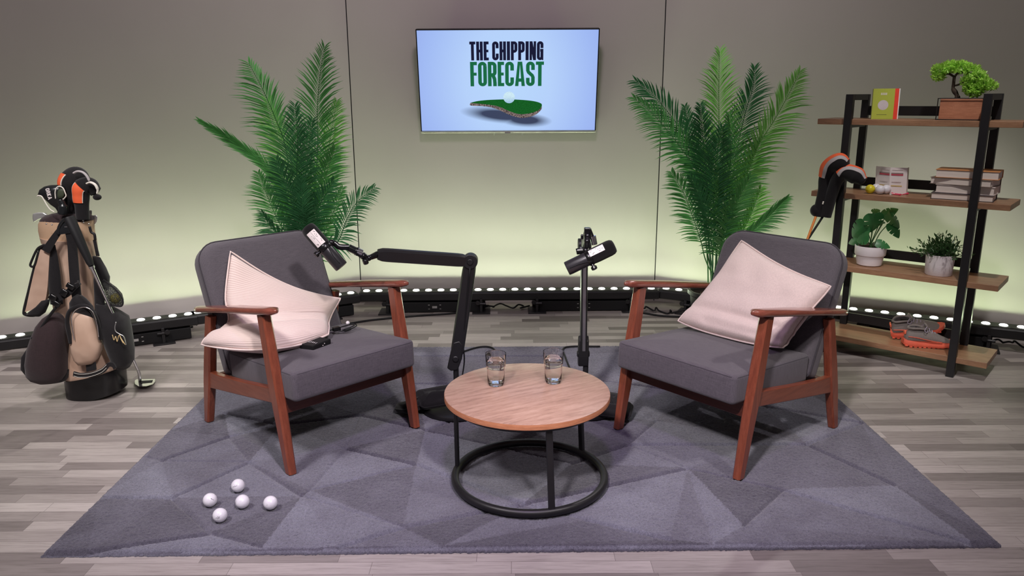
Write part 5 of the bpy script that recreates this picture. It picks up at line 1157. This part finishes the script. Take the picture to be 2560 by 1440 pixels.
# folded brochure, balls and tees on the second board
def brochure():
    o = thing('brochure', 'folded white brochure with a pink band, standing on the second shelf', 'leaflet', onS(2228, 484, 2, .13))
    L0, L1 = onS(2187, 480, 2, .14), onS(2195, 419, 2, .14); C0, C1 = onS(2222, 488, 2, .10), onS(2223, 416, 2, .10); R0, R1 = onS(2264, 487, 2, .12), onS(2268, 418, 2, .12); B0, B1 = onS(2268, 483, 2, .155), onS(2273, 421, 2, .155)
    for q in (L0, C0, R0, B0): q.z = LEV[2]+.0005
    up_ = (L1-L0+C1-C0+R1-R0)/3; L1, C1, R1, B1 = L0+up_, C0+up_, R0+up_, B0+up_
    for nm, a0, a1, b0, b1 in (('left_panel', L0, L1, C0, C1), ('right_panel', C0, C1, R0, R1), ('back_panel', R0, R1, B0, B1)):
        nn = (b0-a0).cross(a1-a0).normalized()*.0012
        pnl = MB().rings([[a0, b0, b1, a1], [a0+nn, b0+nn, b1+nn, a1+nn]]).build(nm, M['paper'], o, smooth=0)
        if nm == 'back_panel': continue
        fr = -(nn.normalized())*.0008
        if fr.dot(V(0, -1, 0)) < 0: fr = -fr + nn
        def qd(u0, u1, v0, v1, mt, pn):
            f = lambda u, v: (a0*(1-u)+b0*u)*(1-v) + (a1*(1-u)+b1*u)*v + fr
            mb = MB(); P_ = [f(u0, v0), f(u1, v0), f(u1, v1), f(u0, v1)]; mb.rings([P_, [q+fr*.3 for q in P_]]); mb.build(pn, mt, pnl, smooth=0)
        u0, u1 = (.28, .97) if nm == 'left_panel' else (.06, .78)
        qd(u0, u1, .70, .755, M['pinkprint'], 'pink_band'); qd(u0, u1, .755, .80, M['greyprint'], 'grey_band'); qd(u0+.02, u1-.04, .285, .325, M['khakiprint'], 'khaki_band')
        qd(u0+.05, u1-.1, .455, .462, M['greyprint2'], 'text_line'); qd(u0+.05, u1-.1, .43, .437, M['greyprint2'], 'text_line'); qd(u0+.05, u1-.02, .90, .908, M['greyprint2'], 'text_line')
M['pinkprint'] = simple('pink_print', srgb(206, 80, 100), .6); M['greyprint'] = simple('grey_print', srgb(150, 130, 124), .6); M['khakiprint'] = simple('khaki_print', srgb(206, 178, 110), .6); M['greyprint2'] = simple('pale_grey_print', srgb(200, 180, 178), .6)
brochure()
rb = 0.0222
golf_ball(onS(2175, 477, 2, .055), 'yellow golf ball on the second shelf beside three white ones', [(-.1, 0, .1, .03)], cn(face+.6, -.1, .2), 'yellowball', group='yellow golf balls')
golf_ball(onS(2200, 477, 2, .055), 'white golf ball in front on the second shelf, next to the yellow one', [(-.1, 0, .2, .03)], cn(face+.9, -.1, .2), group='white golf balls on the shelf')
golf_ball(onS(2215, 475, 2, .085), 'white golf ball at the right of those on the second shelf', None, cn(0, 0, 0), group='white golf balls on the shelf')
golf_ball(onS(2190, 472, 2, .105), 'white golf ball half hidden behind the yellow one on the second shelf', None, cn(0, .5, 0), group='white golf balls on the shelf')
for c_ in list(COL.objects):
    if c_.name.startswith('golf_ball') and c_.type == 'EMPTY' and abs(c_.location.z-LEV[2]) < .08: c_.location.z = LEV[2]+rb-.0003
def tee(x, y, x2, y2, label, mat):
    a, b_ = on(x, y, 2)+V(0, 0, .004), on(x2, y2, 2)+V(0, 0, .003); o = thing('golf_tee', label, 'golf tee', a, group='golf tees on the second shelf'); d = (b_-a)
    MB().lathe([(.0005, 0), (.0052, 0), (.005, .002), (.0024, .010), (.0021, .045), (.0004, .054)], 12, a, d).build('peg', M[mat], o, smooth=60)
M['pinktee'] = simple('pink_plastic', srgb(222, 60, 96), .4)
tee(2251, 489, 2238, 487.5, 'pink tee lying across the second shelf, white end to the front', 'pinktee'); tee(2229, 485.5, 2262, 488.5, 'pink tee lying beside the foot of the brochure', 'pinktee'); tee(2269, 486, 2242, 490, 'pink tee crossing the others, farthest right on the second shelf', 'pinktee'); tee(2226, 487.5, 2246, 485, 'pale tee at the left end of the tee pile', 'paper')
tee(2242, 480, 2244, 487, 'dark tee on top of the tee pile', 'blackmatte')
# stack of four books
def stack():
    zz = LEV[2]+.0005; o3 = []
    for i, (xl, xr, yb, yt, v0, rot, dpt, lab, cv) in enumerate((
        (2317, 2486, 498, 487, .03, 4, .16, 'pale hardback at the bottom of the stack of four on the second shelf', srgb(70, 62, 64)),
        (2334, 2489, 483, 468, .05, 0, .14, 'thick white paperback second from the bottom of the stack of four', srgb(214, 200, 196)),
        (2323, 2487, 464, 450, .045, -6, .15, 'white book second from the top of the stack of four', srgb(120, 104, 92)),
        (2332, 2497, 449, 431, .05, 3, .15, 'cream book with an orange cover on top of the stack of four', srgb(206, 140, 84)))):
        a, b_ = onS(xl, yb, 2, v0), onS(xr, yb, 2, v0); w_ = abs((b_-a).dot(SU))*(.97 if i else .93); h_ = (.0285, .036, .031, .037)[i]
        c = (a+b_)/2 + SV*dpt/2; o = thing('book', lab, 'book', V(c.x, c.y, zz), SA+math.radians(rot), 'stack of books on the second shelf'); t = .0022; m_ = simple('book_cover_%d' % i, cv, .5)
        MB().box((0, 0, h_/2), (w_-.008, dpt-.006, h_-2*t)).build('page_block', M['pages'], o, world=False, smooth=0)
        MB().box((0, 0, t/2), (w_, dpt, t)).build('lower_cover', m_, o, world=False, smooth=0); MB().box((0, 0, h_-t/2), (w_, dpt, t)).build('upper_cover', m_, o, world=False, smooth=0)
        MB().box((0, dpt/2, h_/2), (w_, t, h_)).build('spine', m_, o, world=False, smooth=0); zz += h_+.0006
stack()
# monstera in a stepped white pot
def gp_pot(x, y, lev, v, wtop_px, label, name, step):
    c = onS(x, y, lev, v); c.z = LEV[lev]+.0005; s_ = (onS(x+10, y, lev, v)-onS(x-10, y, lev, v)).length*0.5/10/1.15
    return c, s_, thing(name, label, 'potted plant', c, SA)
mc, ms, mo = gp_pot(2172, 663, 1, .10, 70, 'leafy monstera in a stepped white pot on the third shelf', 'potted_monstera', True)
R_ = 0.070
MB().lathe([(.0005, 0), (.050, 0), (.058, .005), (.0625, .030), (.0645, .048), (.066, .051), (.0705, .053), (.0725, .058), (.0745, .098), (.0735, .1005), (.0705, .100), (.068, .090), (.0005, .088)], 48).build('pot', M['white'], mo, world=False, smooth=40)
MB().lathe([(.0005, .091), (.069, .0895)], 32).build('soil', M['soil'], mo, world=False, smooth=0)
def mpt(x, y, dv=0): return onpl(x, y, mc+SV*dv, SV)
def mleaf(o, c, tipd, nrm, L, W, seed):
    """split heart shaped leaf: midrib from c along tipd"""
    rn = random.Random(seed); t = tipd.normalized(); n_ = (nrm-t*nrm.dot(t)).normalized(); s_ = t.cross(n_); K = 30; mb = MB(); ctr = []
    def half(sg):
        out = []
        for i in range(K+1):
            u = i/K; w_ = 1.3*W*(math.sin(PI*min(1, u**0.60))**0.70)*(1-.12*u); back = -.14*L*math.exp(-u/.12)*(1 if u < .3 else .3)
            nt = 0.45 if i in (11, 18) else 1.0
            out.append((u, w_*nt, back))
        return out
    def pt(u, lat, back): return c + t*(L*u+back*abs(lat)/max(W, 1e-6)) + s_*lat + n_*(-.30*L*u*u + .16*W*(1-abs(lat)/W)*0 - .10*abs(lat)*abs(lat)/W - .0)
    for sg in (1, -1):
        H = half(sg); mid = [mb.v(pt(u, 0, 0)) for u, w_, b_ in H]; q1 = [mb.v(pt(u, sg*w_*.5, b_)) for u, w_, b_ in H]; q2 = [mb.v(pt(u, sg*w_, b_)) for u, w_, b_ in H]
        for i in range(K):
            for A, B in ((mid, q1), (q1, q2)): mb.f([A[i], A[i+1], B[i+1], B[i]] if sg > 0 else [B[i], B[i+1], A[i+1], A[i]])
    return mb.build('leaf', M['monstera'], o, smooth=180)
top0 = mc+V(0, 0, .09)
for i, (x, y, tx, ty, W, dv, nv) in enumerate(((2186, 534, 2184, 578, .042, -.05, (0, -1, .25)), (2164, 560, 2128, 590, .038, -.04, (-.3, -1, .6)), (2172, 588, 2140, 596, .036, -.06, (0, -.9, .7)), (2218, 534, 2252, 558, .040, .0, (.2, -.6, .9)), (2225, 556, 2252, 586, .032, -.01, (.4, -1, .3)), (2182, 532, 2196, 523, .026, .05, (0, -.4, 1)), (2206, 540, 2236, 520, .030, .02, (0, -.6, 1)), (2158, 596, 2120, 608, .022, -.02, (0, -1, .4)), (2190, 606, 2222, 614, .020, -.04, (0, -1, .6)), (2206, 560, 2190, 548, .026, .03, (.3, -.8, .6)))):
    a, b_ = mpt(x, y, dv), mpt(tx, ty, dv+.01); mleaf(mo, a, b_-a, Vector(nv), (b_-a).length*1.15, W, i)
    MB().tube(spline([top0+V(.01*math.sin(i*2), .01*math.cos(i*2), -.005), (top0*.55+a*.45)+V(0, 0, .012), a], 6), .0022, 6).build('stem', M['stem'], mo, smooth=180)
# small grassy plant in a cylindrical white pot
gc, gs, go_ = gp_pot(2345, 687, 1, .085, 62, 'bushy small-leaved plant in a round white pot on the third shelf', 'potted_plant', False)
MB().lathe([(.0005, 0), (.056, 0), (.0585, .003), (.0605, .05), (.063, .098), (.0605, .0985), (.058, .088), (.0005, .086)], 48).build('pot', fabric('white_textured_ceramic', srgb(222, 214, 216), .04, 120, .5, bump=.5), go_, world=False, smooth=40)
MB().lathe([(.0005, .090), (.058, .089)], 32).build('soil', M['soil'], go_, world=False, smooth=0)
def bush():
    rn = random.Random(8); mb = MB(); c = gc+V(0, 0, .088)
    for k in range(120):
        a = rn.uniform(0, 2*PI); e = rn.uniform(.25, 1.45); d = V(math.cos(a)*math.cos(e), math.sin(a)*math.cos(e), math.sin(e)*.95); L = rn.uniform(.07, .125); b0 = c+V(rn.uniform(-.04, .04), rn.uniform(-.04, .04), 0)
        for j in range(12):
            t = .25+.75*j/11; p = b0+d*L*t+V(0, 0, -.25*L*(t*t)*math.cos(e)); g = (d + V(rn.uniform(-1, 1), rn.uniform(-1, 1), rn.uniform(-.6, .8))*.9).normalized(); s_ = g.cross(V(rn.uniform(-1, 1), rn.uniform(-1, 1), 1)).normalized()*.0032; l2 = rn.uniform(.014, .026)
            mb.f([mb.v(p), mb.v(p+g*l2*.5+s_), mb.v(p+g*l2), mb.v(p+g*l2*.5-s_)])
    return mb
bush().build('foliage', M['grass'], go_, smooth=0)
# trainers on the bottom board
M['shoegrey'] = fabric('grey_shoe_mesh', srgb(124, 116, 112), .14, 300, .85, bump=.4); M['coral'] = simple('coral_rubber', srgb(226, 104, 80), .5, 0, .4, .08); M['coralgloss'] = simple('coral_heel_tab', srgb(238, 116, 84), .4)
M['shoedark'] = fabric('dark_shoe_lining', srgb(48, 40, 44), .2, 300); M['lace'] = simple('lilac_grey_lace', srgb(168, 158, 176), .8)
def shoe(label, c, rz, tilt=None):
    rot = Matrix.Rotation(rz, 3, 'Z') @ (tilt or Matrix.Identity(3)); o = thing('trainer', label, 'shoe', c, rot=rot, group='pair of grey running shoes')
    o.scale = (.86, .92, 1.04)
    st = [(0.0, .030, .060, 0), (.02, .036, .082, 0), (.06, .037, .088, 0), (.10, .036, .078, 0), (.135, .040, .078, .002), (.17, .046, .064, .004), (.21, .047, .048, .004), (.245, .038, .036, .003), (.265, .020, .026, .002)]
    rows = []
    for x, w_, h_, off in st:
        R = []
        for j in range(24):
            a = 2*PI*j/24; cy = math.copysign(abs(math.cos(a))**.8, math.cos(a)); sz = math.copysign(abs(math.sin(a))**(.75), math.sin(a)); z0 = .022; zm = z0+(h_-z0)*.42
            tw = w_*(1 if sz < 0 else 1-.38*sz*sz) ; R.append(V(x, off+cy*tw, zm + (sz*(h_-zm) if sz > 0 else sz*(zm-z0))))
        rows.append(R)
    MB().rings(rows).build('upper', M['shoegrey'], o, world=False, smooth=180, sub=1)
    # rocker sole with lugs
    top, bot = [], []
    sw = [(-.008, .026), (.01, .038), (.05, .042), (.10, .040), (.14, .044), (.19, .051), (.23, .046), (.262, .028), (.278, .008)]
    def outl(k, z, xs=1.0): 
        pts = [V(x, w_*k, 0) for x, w_ in sw] + [V(x, -w_*k, 0) for x, w_ in reversed(sw)]; return pts
    rise = lambda x: .020*max(0, (x-.18)/.1)**1.6 + .008*max(0, (.03-x)/.04)
    rings = []
    for k, z in ((.90, .004), (.98, .009), (.98, .016), (.92, .024)): rings.append([V(p.x, p.y, z+rise(p.x)*(1.0 if z < .02 else .8) + (.006 if z > .015 and p.x < .09 else 0)) for p in outl(k, z)])
    MB().rings(rings).build('sole', M['coral'], o, world=False, smooth=40)
    mb = MB()
    for i in range(11):
        x = .005+.024*i
        for s_ in (-1, 1): mb.box((x, s_*.028, .0035+rise(x)), (.014, .020, .006))
    mb.build('tread', M['coral'], o, world=False, smooth=0)
    # collar opening, tongue, laces, heel tab, stripes
    mb = MB(); mb.rings([[V(x+.002, y, z) for x, y, z in ((.012, 0, .083), (.03, .024, .088), (.06, .028, .0895), (.09, .022, .084), (.105, 0, .083), (.09, -.022, .084), (.06, -.028, .0895), (.03, -.024, .088))], [V(.058+(x-.058)*.75, y*.75, z+.002) for x, y, z in ((.012, 0, .083), (.03, .024, .088), (.06, .028, .0895), (.09, .022, .084), (.105, 0, .083), (.09, -.022, .084), (.06, -.028, .0895), (.03, -.024, .088))]]); mb.build('opening', M['shoedark'], o, world=False, smooth=180)
    MB().tube(spline([V(.012, 0, .086), V(.03, .026, .090), V(.065, .030, .092), V(.10, .022, .087), V(.112, 0, .086), V(.10, -.022, .087), V(.065, -.030, .092), V(.03, -.026, .090), V(.012, 0, .086)], 5), .0055, 8).build('padded_collar', M['shoegrey'], o, world=False, smooth=180)
    MB().rbox((.108, 0, .097), (.012, .036, .034), .005, 3, Matrix.Rotation(-.5, 3, 'Y')).build('tongue', M['shoegrey'], o, world=False, smooth=180)
    for i in range(4):
        x = .120+.016*i; z = .0825-.0085*i
        MB().tube(spline([V(x, -.020, z-.006), V(x+.006, 0, z+.004), V(x, .020, z-.006)], 5), .0024, 6).build('lace', M['lace'], o, world=False, smooth=180)
    for s_ in (-1, 1): MB().tube(spline([V(.118, 0, .088), V(.105, s_*.02, .098), V(.09, s_*.038, .085), V(.105, s_*.034, .076), V(.118, 0, .087)], 5), .0022, 6).build('lace', M['lace'], o, world=False, smooth=180)
    MB().rbox((-.001, 0, .066), (.010, .030, .018), .004, 3).build('heel_tab', M['coralgloss'], o, world=False, smooth=180)
    for s_ in (-1, 1):
        MB().tube(spline([V(.01, s_*.034, .052), V(.05, s_*.039, .050), V(.10, s_*.040, .042), V(.15, s_*.0455, .036), V(.185, s_*.0485, .034)], 6), .0034, 6, flat=.5).build('side_stripe', M['coral'], o, world=False, smooth=180)
    return o
s1 = onS(2262, 867, 0, .05); s1.z = LEV[0]+.0006
shoe('grey trainer standing upright in front on the bottom shelf, coral sole to the front', s1+SU*(-.005)+SV*(-.01), SA+math.radians(30))
s2 = onS(2232, 838, 0, .14); s2.z = LEV[0]+.004
shoe('grey trainer behind, its toe raised across the other shoe', s2+V(0, 0, .004), SA+math.radians(16), Matrix.Rotation(math.radians(-14), 3, 'Y') @ Matrix.Rotation(math.radians(16), 3, 'X'))
# two head-covered clubs leaning on the left front post
clg = 'head-covered golf clubs leaning on the shelf post'
PV = -.075
def pp(x, y, v=PV): return onS(x, y, 2, v)
l1 = thing('golf_club', 'orange shafted club in a black cover with an orange crown, leaning on the shelf post', 'golf club', pp(2017, 602), group=clg)
M['orangeshaft'] = simple('orange_painted_shaft', srgb(214, 130, 62), .3)
g1 = pp(2043, 532); d1 = (pp(2017, 602, PV-.12)-g1)
MB().tube([g1, g1+d1*1.0, g1+d1*(EYE and (g1.z-.012)/(-d1.z))], [.0062, .0058, .0050], 12).build('shaft', M['orangeshaft'], l1, smooth=60)
headcover(l1, [pp(2044, 540), pp(2050, 515), pp(2058, 478), pp(2063, 445), pp(2075, 418, PV-.01), pp(2098, 408, PV-.02), pp(2118, 413, PV-.02)], [.024, .026, .026, .030, .040, .046, .028], 0.9, (0.52, 1.0, -1.62), width=.70, tw=.48)
MB().sphere(pp(2041, 526), .030, 20, 12, (1, 1, 1.05)).build('cuff', M['blackcloth'], l1, smooth=180)
l2 = thing('golf_club', 'dark shafted club in a black cover, tucked behind the orange shafted one', 'golf club', pp(2020, 604), group=clg)
g2 = pp(2058, 540, PV+.01); d2 = (pp(2019, 600, PV-.11)-g2)
MB().tube([g2, g2+d2, g2+d2*((g2.z-.012)/(-d2.z))], [.0058, .0052, .0046], 12).build('shaft', M['blackgloss'], l2, smooth=60)
headcover(l2, [pp(2064, 541, PV+.012), pp(2072, 512, PV+.01), pp(2082, 478, PV-.0), pp(2094, 448, PV-.01), pp(2114, 432, PV-.02), pp(2140, 440, PV-.02), pp(2158, 454, PV-.02)], [.027, .028, .028, .030, .037, .040, .022], 0.9, (0.60, 1.0, -1.30), width=.42, tw=.52)
MB().strip([pp(2055, 510, PV-.032), pp(2057, 503, PV-.032)], [pp(2058, 511, PV-.032), pp(2060, 504, PV-.032)], .002).build('white_tag', M['whitetrim'], l1, smooth=0)
# ------------------------------------------------------------------ artificial palms
def frond(o, path, Lmax, start=0.35, n=44, mat='palm', seed=0, ang=0.85, droop=0.30, wd=0.0052, side=None, one=0):
    """feather leaf: rachis along path, leaflets from `start` to the tip"""
    rn = random.Random(seed); P = spline(path, 10); k = len(P); cum = [0.0]
    for i in range(1, k): cum.append(cum[-1]+(P[i]-P[i-1]).length)
    tot = cum[-1]
    def ev(t):
        d = t*tot; i = max(0, min(k-2, next((j for j in range(k-1) if cum[j+1] >= d), k-2))); f = (d-cum[i])/max(1e-9, cum[i+1]-cum[i]); return P[i]*(1-f)+P[i+1]*f, (P[i+1]-P[i]).normalized()
    mb = MB(); mb.tube(P, [0.0042*(1-.75*i/(k-1)) for i in range(k)], 6)
    st = mb.build('frond', M[mat], o, smooth=180)
    mb = MB(); face = Vector(side or (rn.uniform(-.3, .3), -1, rn.uniform(0, .5)))
    n = int(n*1.3); Lmax *= 1.12
    for i in range(n):
        t = start+(1-start)*(i/(n-1))**0.9*0.995; p, tg = ev(t); u = (t-start)/(1-start)
        ln = Lmax*(0.55+0.45*math.sin(PI*min(1, .18+u*.62)))*(1.0 if u < .72 else max(.30, 1-(u-.72)/.28*.62)); a = ang*(1-.45*u)*rn.uniform(.85, 1.15)
        nf = (face-tg*face.dot(tg)).normalized(); s_ = tg.cross(nf)
        for sg in (-1, 1):
            if one and sg != one: continue
            d = (tg*math.cos(a)+s_*sg*math.sin(a)+nf*0.22*rn.uniform(.5, 1.4)).normalized(); w_ = nf.cross(d).normalized()*wd*(.6+.4*(1-u)); L = ln*rn.uniform(.82, 1.08)
            dr = V(0, 0, -1)*droop*L; q = [p + d*L*f + dr*f*f for f in (0, .3, .65, 1)]; ww = (.35, 1.0, .8, .05); nn = d.cross(w_).normalized()*wd*.35
            rows = []
            for qq, k_ in zip(q, ww): rows.append([mb.v(qq-w_*k_+nn*k_), mb.v(qq), mb.v(qq+w_*k_+nn*k_)])
            for r0, r1 in zip(rows, rows[1:]):
                mb.f([r0[0], r0[1], r1[1], r1[0]]); mb.f([r0[1], r0[2], r1[2], r1[1]])
    mb.build('leaflets', M[mat], st, smooth=0)
    return st
def palm(label, base, fronds, group='artificial palms against the walls'):
    o = thing('potted_palm', label, 'potted palm', base, 0, group)
    MB().lathe([(.0005, .002), (.10, .002), (.115, .01), (.135, .24), (.150, .252), (.150, .272), (.136, .272), (.128, .245), (.0005, .240)], 40, base).build('pot', M['black'], o, smooth=40)
    MB().lathe([(.0005, .248), (.128, .246)], 28, base).build('soil', M['soil'], o, smooth=0)
    for i, (pts, L, start, mt, kw) in enumerate(fronds):
        Y0 = base.y; rnd = random.Random(i*7+3)
        path = [base + V(rnd.uniform(-.05, .05), rnd.uniform(-.04, .04), .245)]
        for x, y, dy in pts: path.append(at(x, y, Y0+dy))
        frond(o, path, L, start, mat=mt, seed=i+11, **kw)
    return o
LP = V(at(742, 700, 3.95).x, 3.95, 0)
palm('tall green palm behind the left armchair, one long frond arching out to the left', LP, [
    ([(742, 590, 0), (716, 380, .02), (690, 300, -.02), (656, 222, -.06), (622, 158, -.12)], .20, .36, 'palm', dict(n=50)),
    ([(770, 590, .03), (793, 400, .06), (793, 280, .08), (801, 180, .08), (812, 118, .06)], .19, .40, 'palm', dict(n=48)),
    ([(730, 600, .03), (700, 470, .08), (660, 412, .10), (600, 366, .10), (555, 336, .08), (500, 302, .05)], .10, .38, 'palm', dict(n=46, ang=.45, droop=.05)),
    ([(790, 640, -.06), (842, 607, -.10), (866, 552, -.12), (892, 506, -.14), (936, 470, -.16)], .125, .42, 'palmdark', dict(n=30, ang=.9)),
    ([(775, 600, .0), (800, 520, -.02), (815, 440, -.04), (838, 370, -.06)], .165, .36, 'palm', dict(n=40)),
    ([(755, 600, -.03), (742, 450, -.08), (744, 360, -.12), (738, 262, -.16)], .17, .36, 'palmdark', dict(n=44)),
    ([(735, 620, -.03), (700, 560, -.06), (672, 500, -.08), (646, 432, -.10)], .135, .34, 'palm', dict(n=38)),
    ([(732, 640, -.05), (704, 596, -.08), (676, 566, -.1), (655, 530, -.12)], .11, .30, 'palmdark', dict(n=30)),
    ([(780, 600, .06), (812, 430, .10), (828, 330, .12), (842, 255, .12)], .16, .42, 'palmlight', dict(n=40)),
    ([(748, 600, .05), (724, 440, .1), (690, 330, .12), (668, 250, .12)], .16, .42, 'palmlight', dict(n=40)),
    ([(765, 600, -.02), (764, 470, -.06), (770, 380, -.1), (782, 300, -.13)], .16, .36, 'palmdark', dict(n=42)),
    ([(760, 620, -.05), (740, 540, -.1), (716, 470, -.14), (690, 400, -.18)], .16, .32, 'palmdark', dict(n=40)),
    ([(775, 620, -.05), (788, 540, -.1), (812, 490, -.14), (836, 450, -.18)], .13, .32, 'palmdark', dict(n=36)),
    ([(765, 640, -.04), (760, 560, -.1), (756, 500, -.14), (752, 450, -.16)], .14, .30, 'palmdark', dict(n=36)),
    ([(785, 640, .0), (815, 570, .0), (838, 520, 0), (858, 470, -.02)], .12, .34, 'palm', dict(n=34))])
RP = V(at(1790, 720, 4.08).x, 4.08, 0)
palm('tall green palm behind the right armchair, fanning out on both sides in a black pot', RP, [
    ([(1782, 640, 0), (1792, 450, .03), (1797, 317, .05), (1797, 221, .04), (1799, 126, .0)], .185, .40, 'palmlight', dict(n=52)),
    ([(1800, 640, .03), (1838, 400, .06), (1864, 280, .06), (1882, 222, .06), (1886, 168, .05)], .16, .46, 'palmdark', dict(n=42)),
    ([(1806, 650, 0), (1850, 480, 0), (1892, 372, -.02), (1936, 300, -.04), (1976, 228, -.06), (2000, 178, -.08)], .17, .40, 'palmlight', dict(n=52)),
    ([(1770, 640, .04), (1744, 440, .08), (1704, 330, .1), (1640, 246, .12), (1588, 202, .13)], .15, .44, 'palmdark', dict(n=46)),
    ([(1768, 640, .0), (1748, 450, 0), (1706, 376, -.02), (1642, 296, -.05), (1584, 244, -.08)], .155, .38, 'palm', dict(n=50)),
    ([(1776, 640, -.04), (1768, 480, -.08), (1760, 380, -.1), (1750, 262, -.14)], .15, .42, 'palmdark', dict(n=44)),
    ([(1774, 640, .06), (1752, 430, .1), (1730, 340, .12), (1712, 266, .14)], .13, .46, 'palmdark', dict(n=38)),
    ([(1768, 660, -.04), (1750, 596, -.08), (1712, 490, -.1), (1678, 430, -.12)], .125, .46, 'palm', dict(n=34)),
    ([(1812, 650, -.02), (1874, 585, -.06), (1922, 541, -.08), (1968, 494, -.1)], .11, .44, 'palm', dict(n=34, ang=.6)),
    ([(1798, 640, -.04), (1818, 470, -.1), (1828, 380, -.12), (1822, 286, -.15)], .17, .36, 'palm', dict(n=46)),
    ([(1790, 640, -.06), (1784, 500, -.12), (1790, 400, -.15), (1806, 318, -.18)], .16, .36, 'palmdark', dict(n=44)),
    ([(1804, 640, .02), (1842, 500, .04), (1874, 420, .04), (1906, 340, .04)], .15, .38, 'palm', dict(n=44)),
    ([(1782, 650, -.06), (1770, 560, -.12), (1752, 500, -.15), (1724, 440, -.18)], .13, .36, 'palmdark', dict(n=36)),
    ([(1800, 650, -.06), (1820, 560, -.12), (1846, 500, -.15), (1876, 440, -.18)], .14, .34, 'palm', dict(n=38)),
    ([(1792, 650, -.04), (1800, 560, -.1), (1806, 500, -.12), (1808, 440, -.14)], .14, .34, 'palm', dict(n=36)),
    ([(1806, 660, .02), (1850, 590, .02), (1880, 530, .02), (1902, 470, .02)], .13, .40, 'palmlight', dict(n=36))])
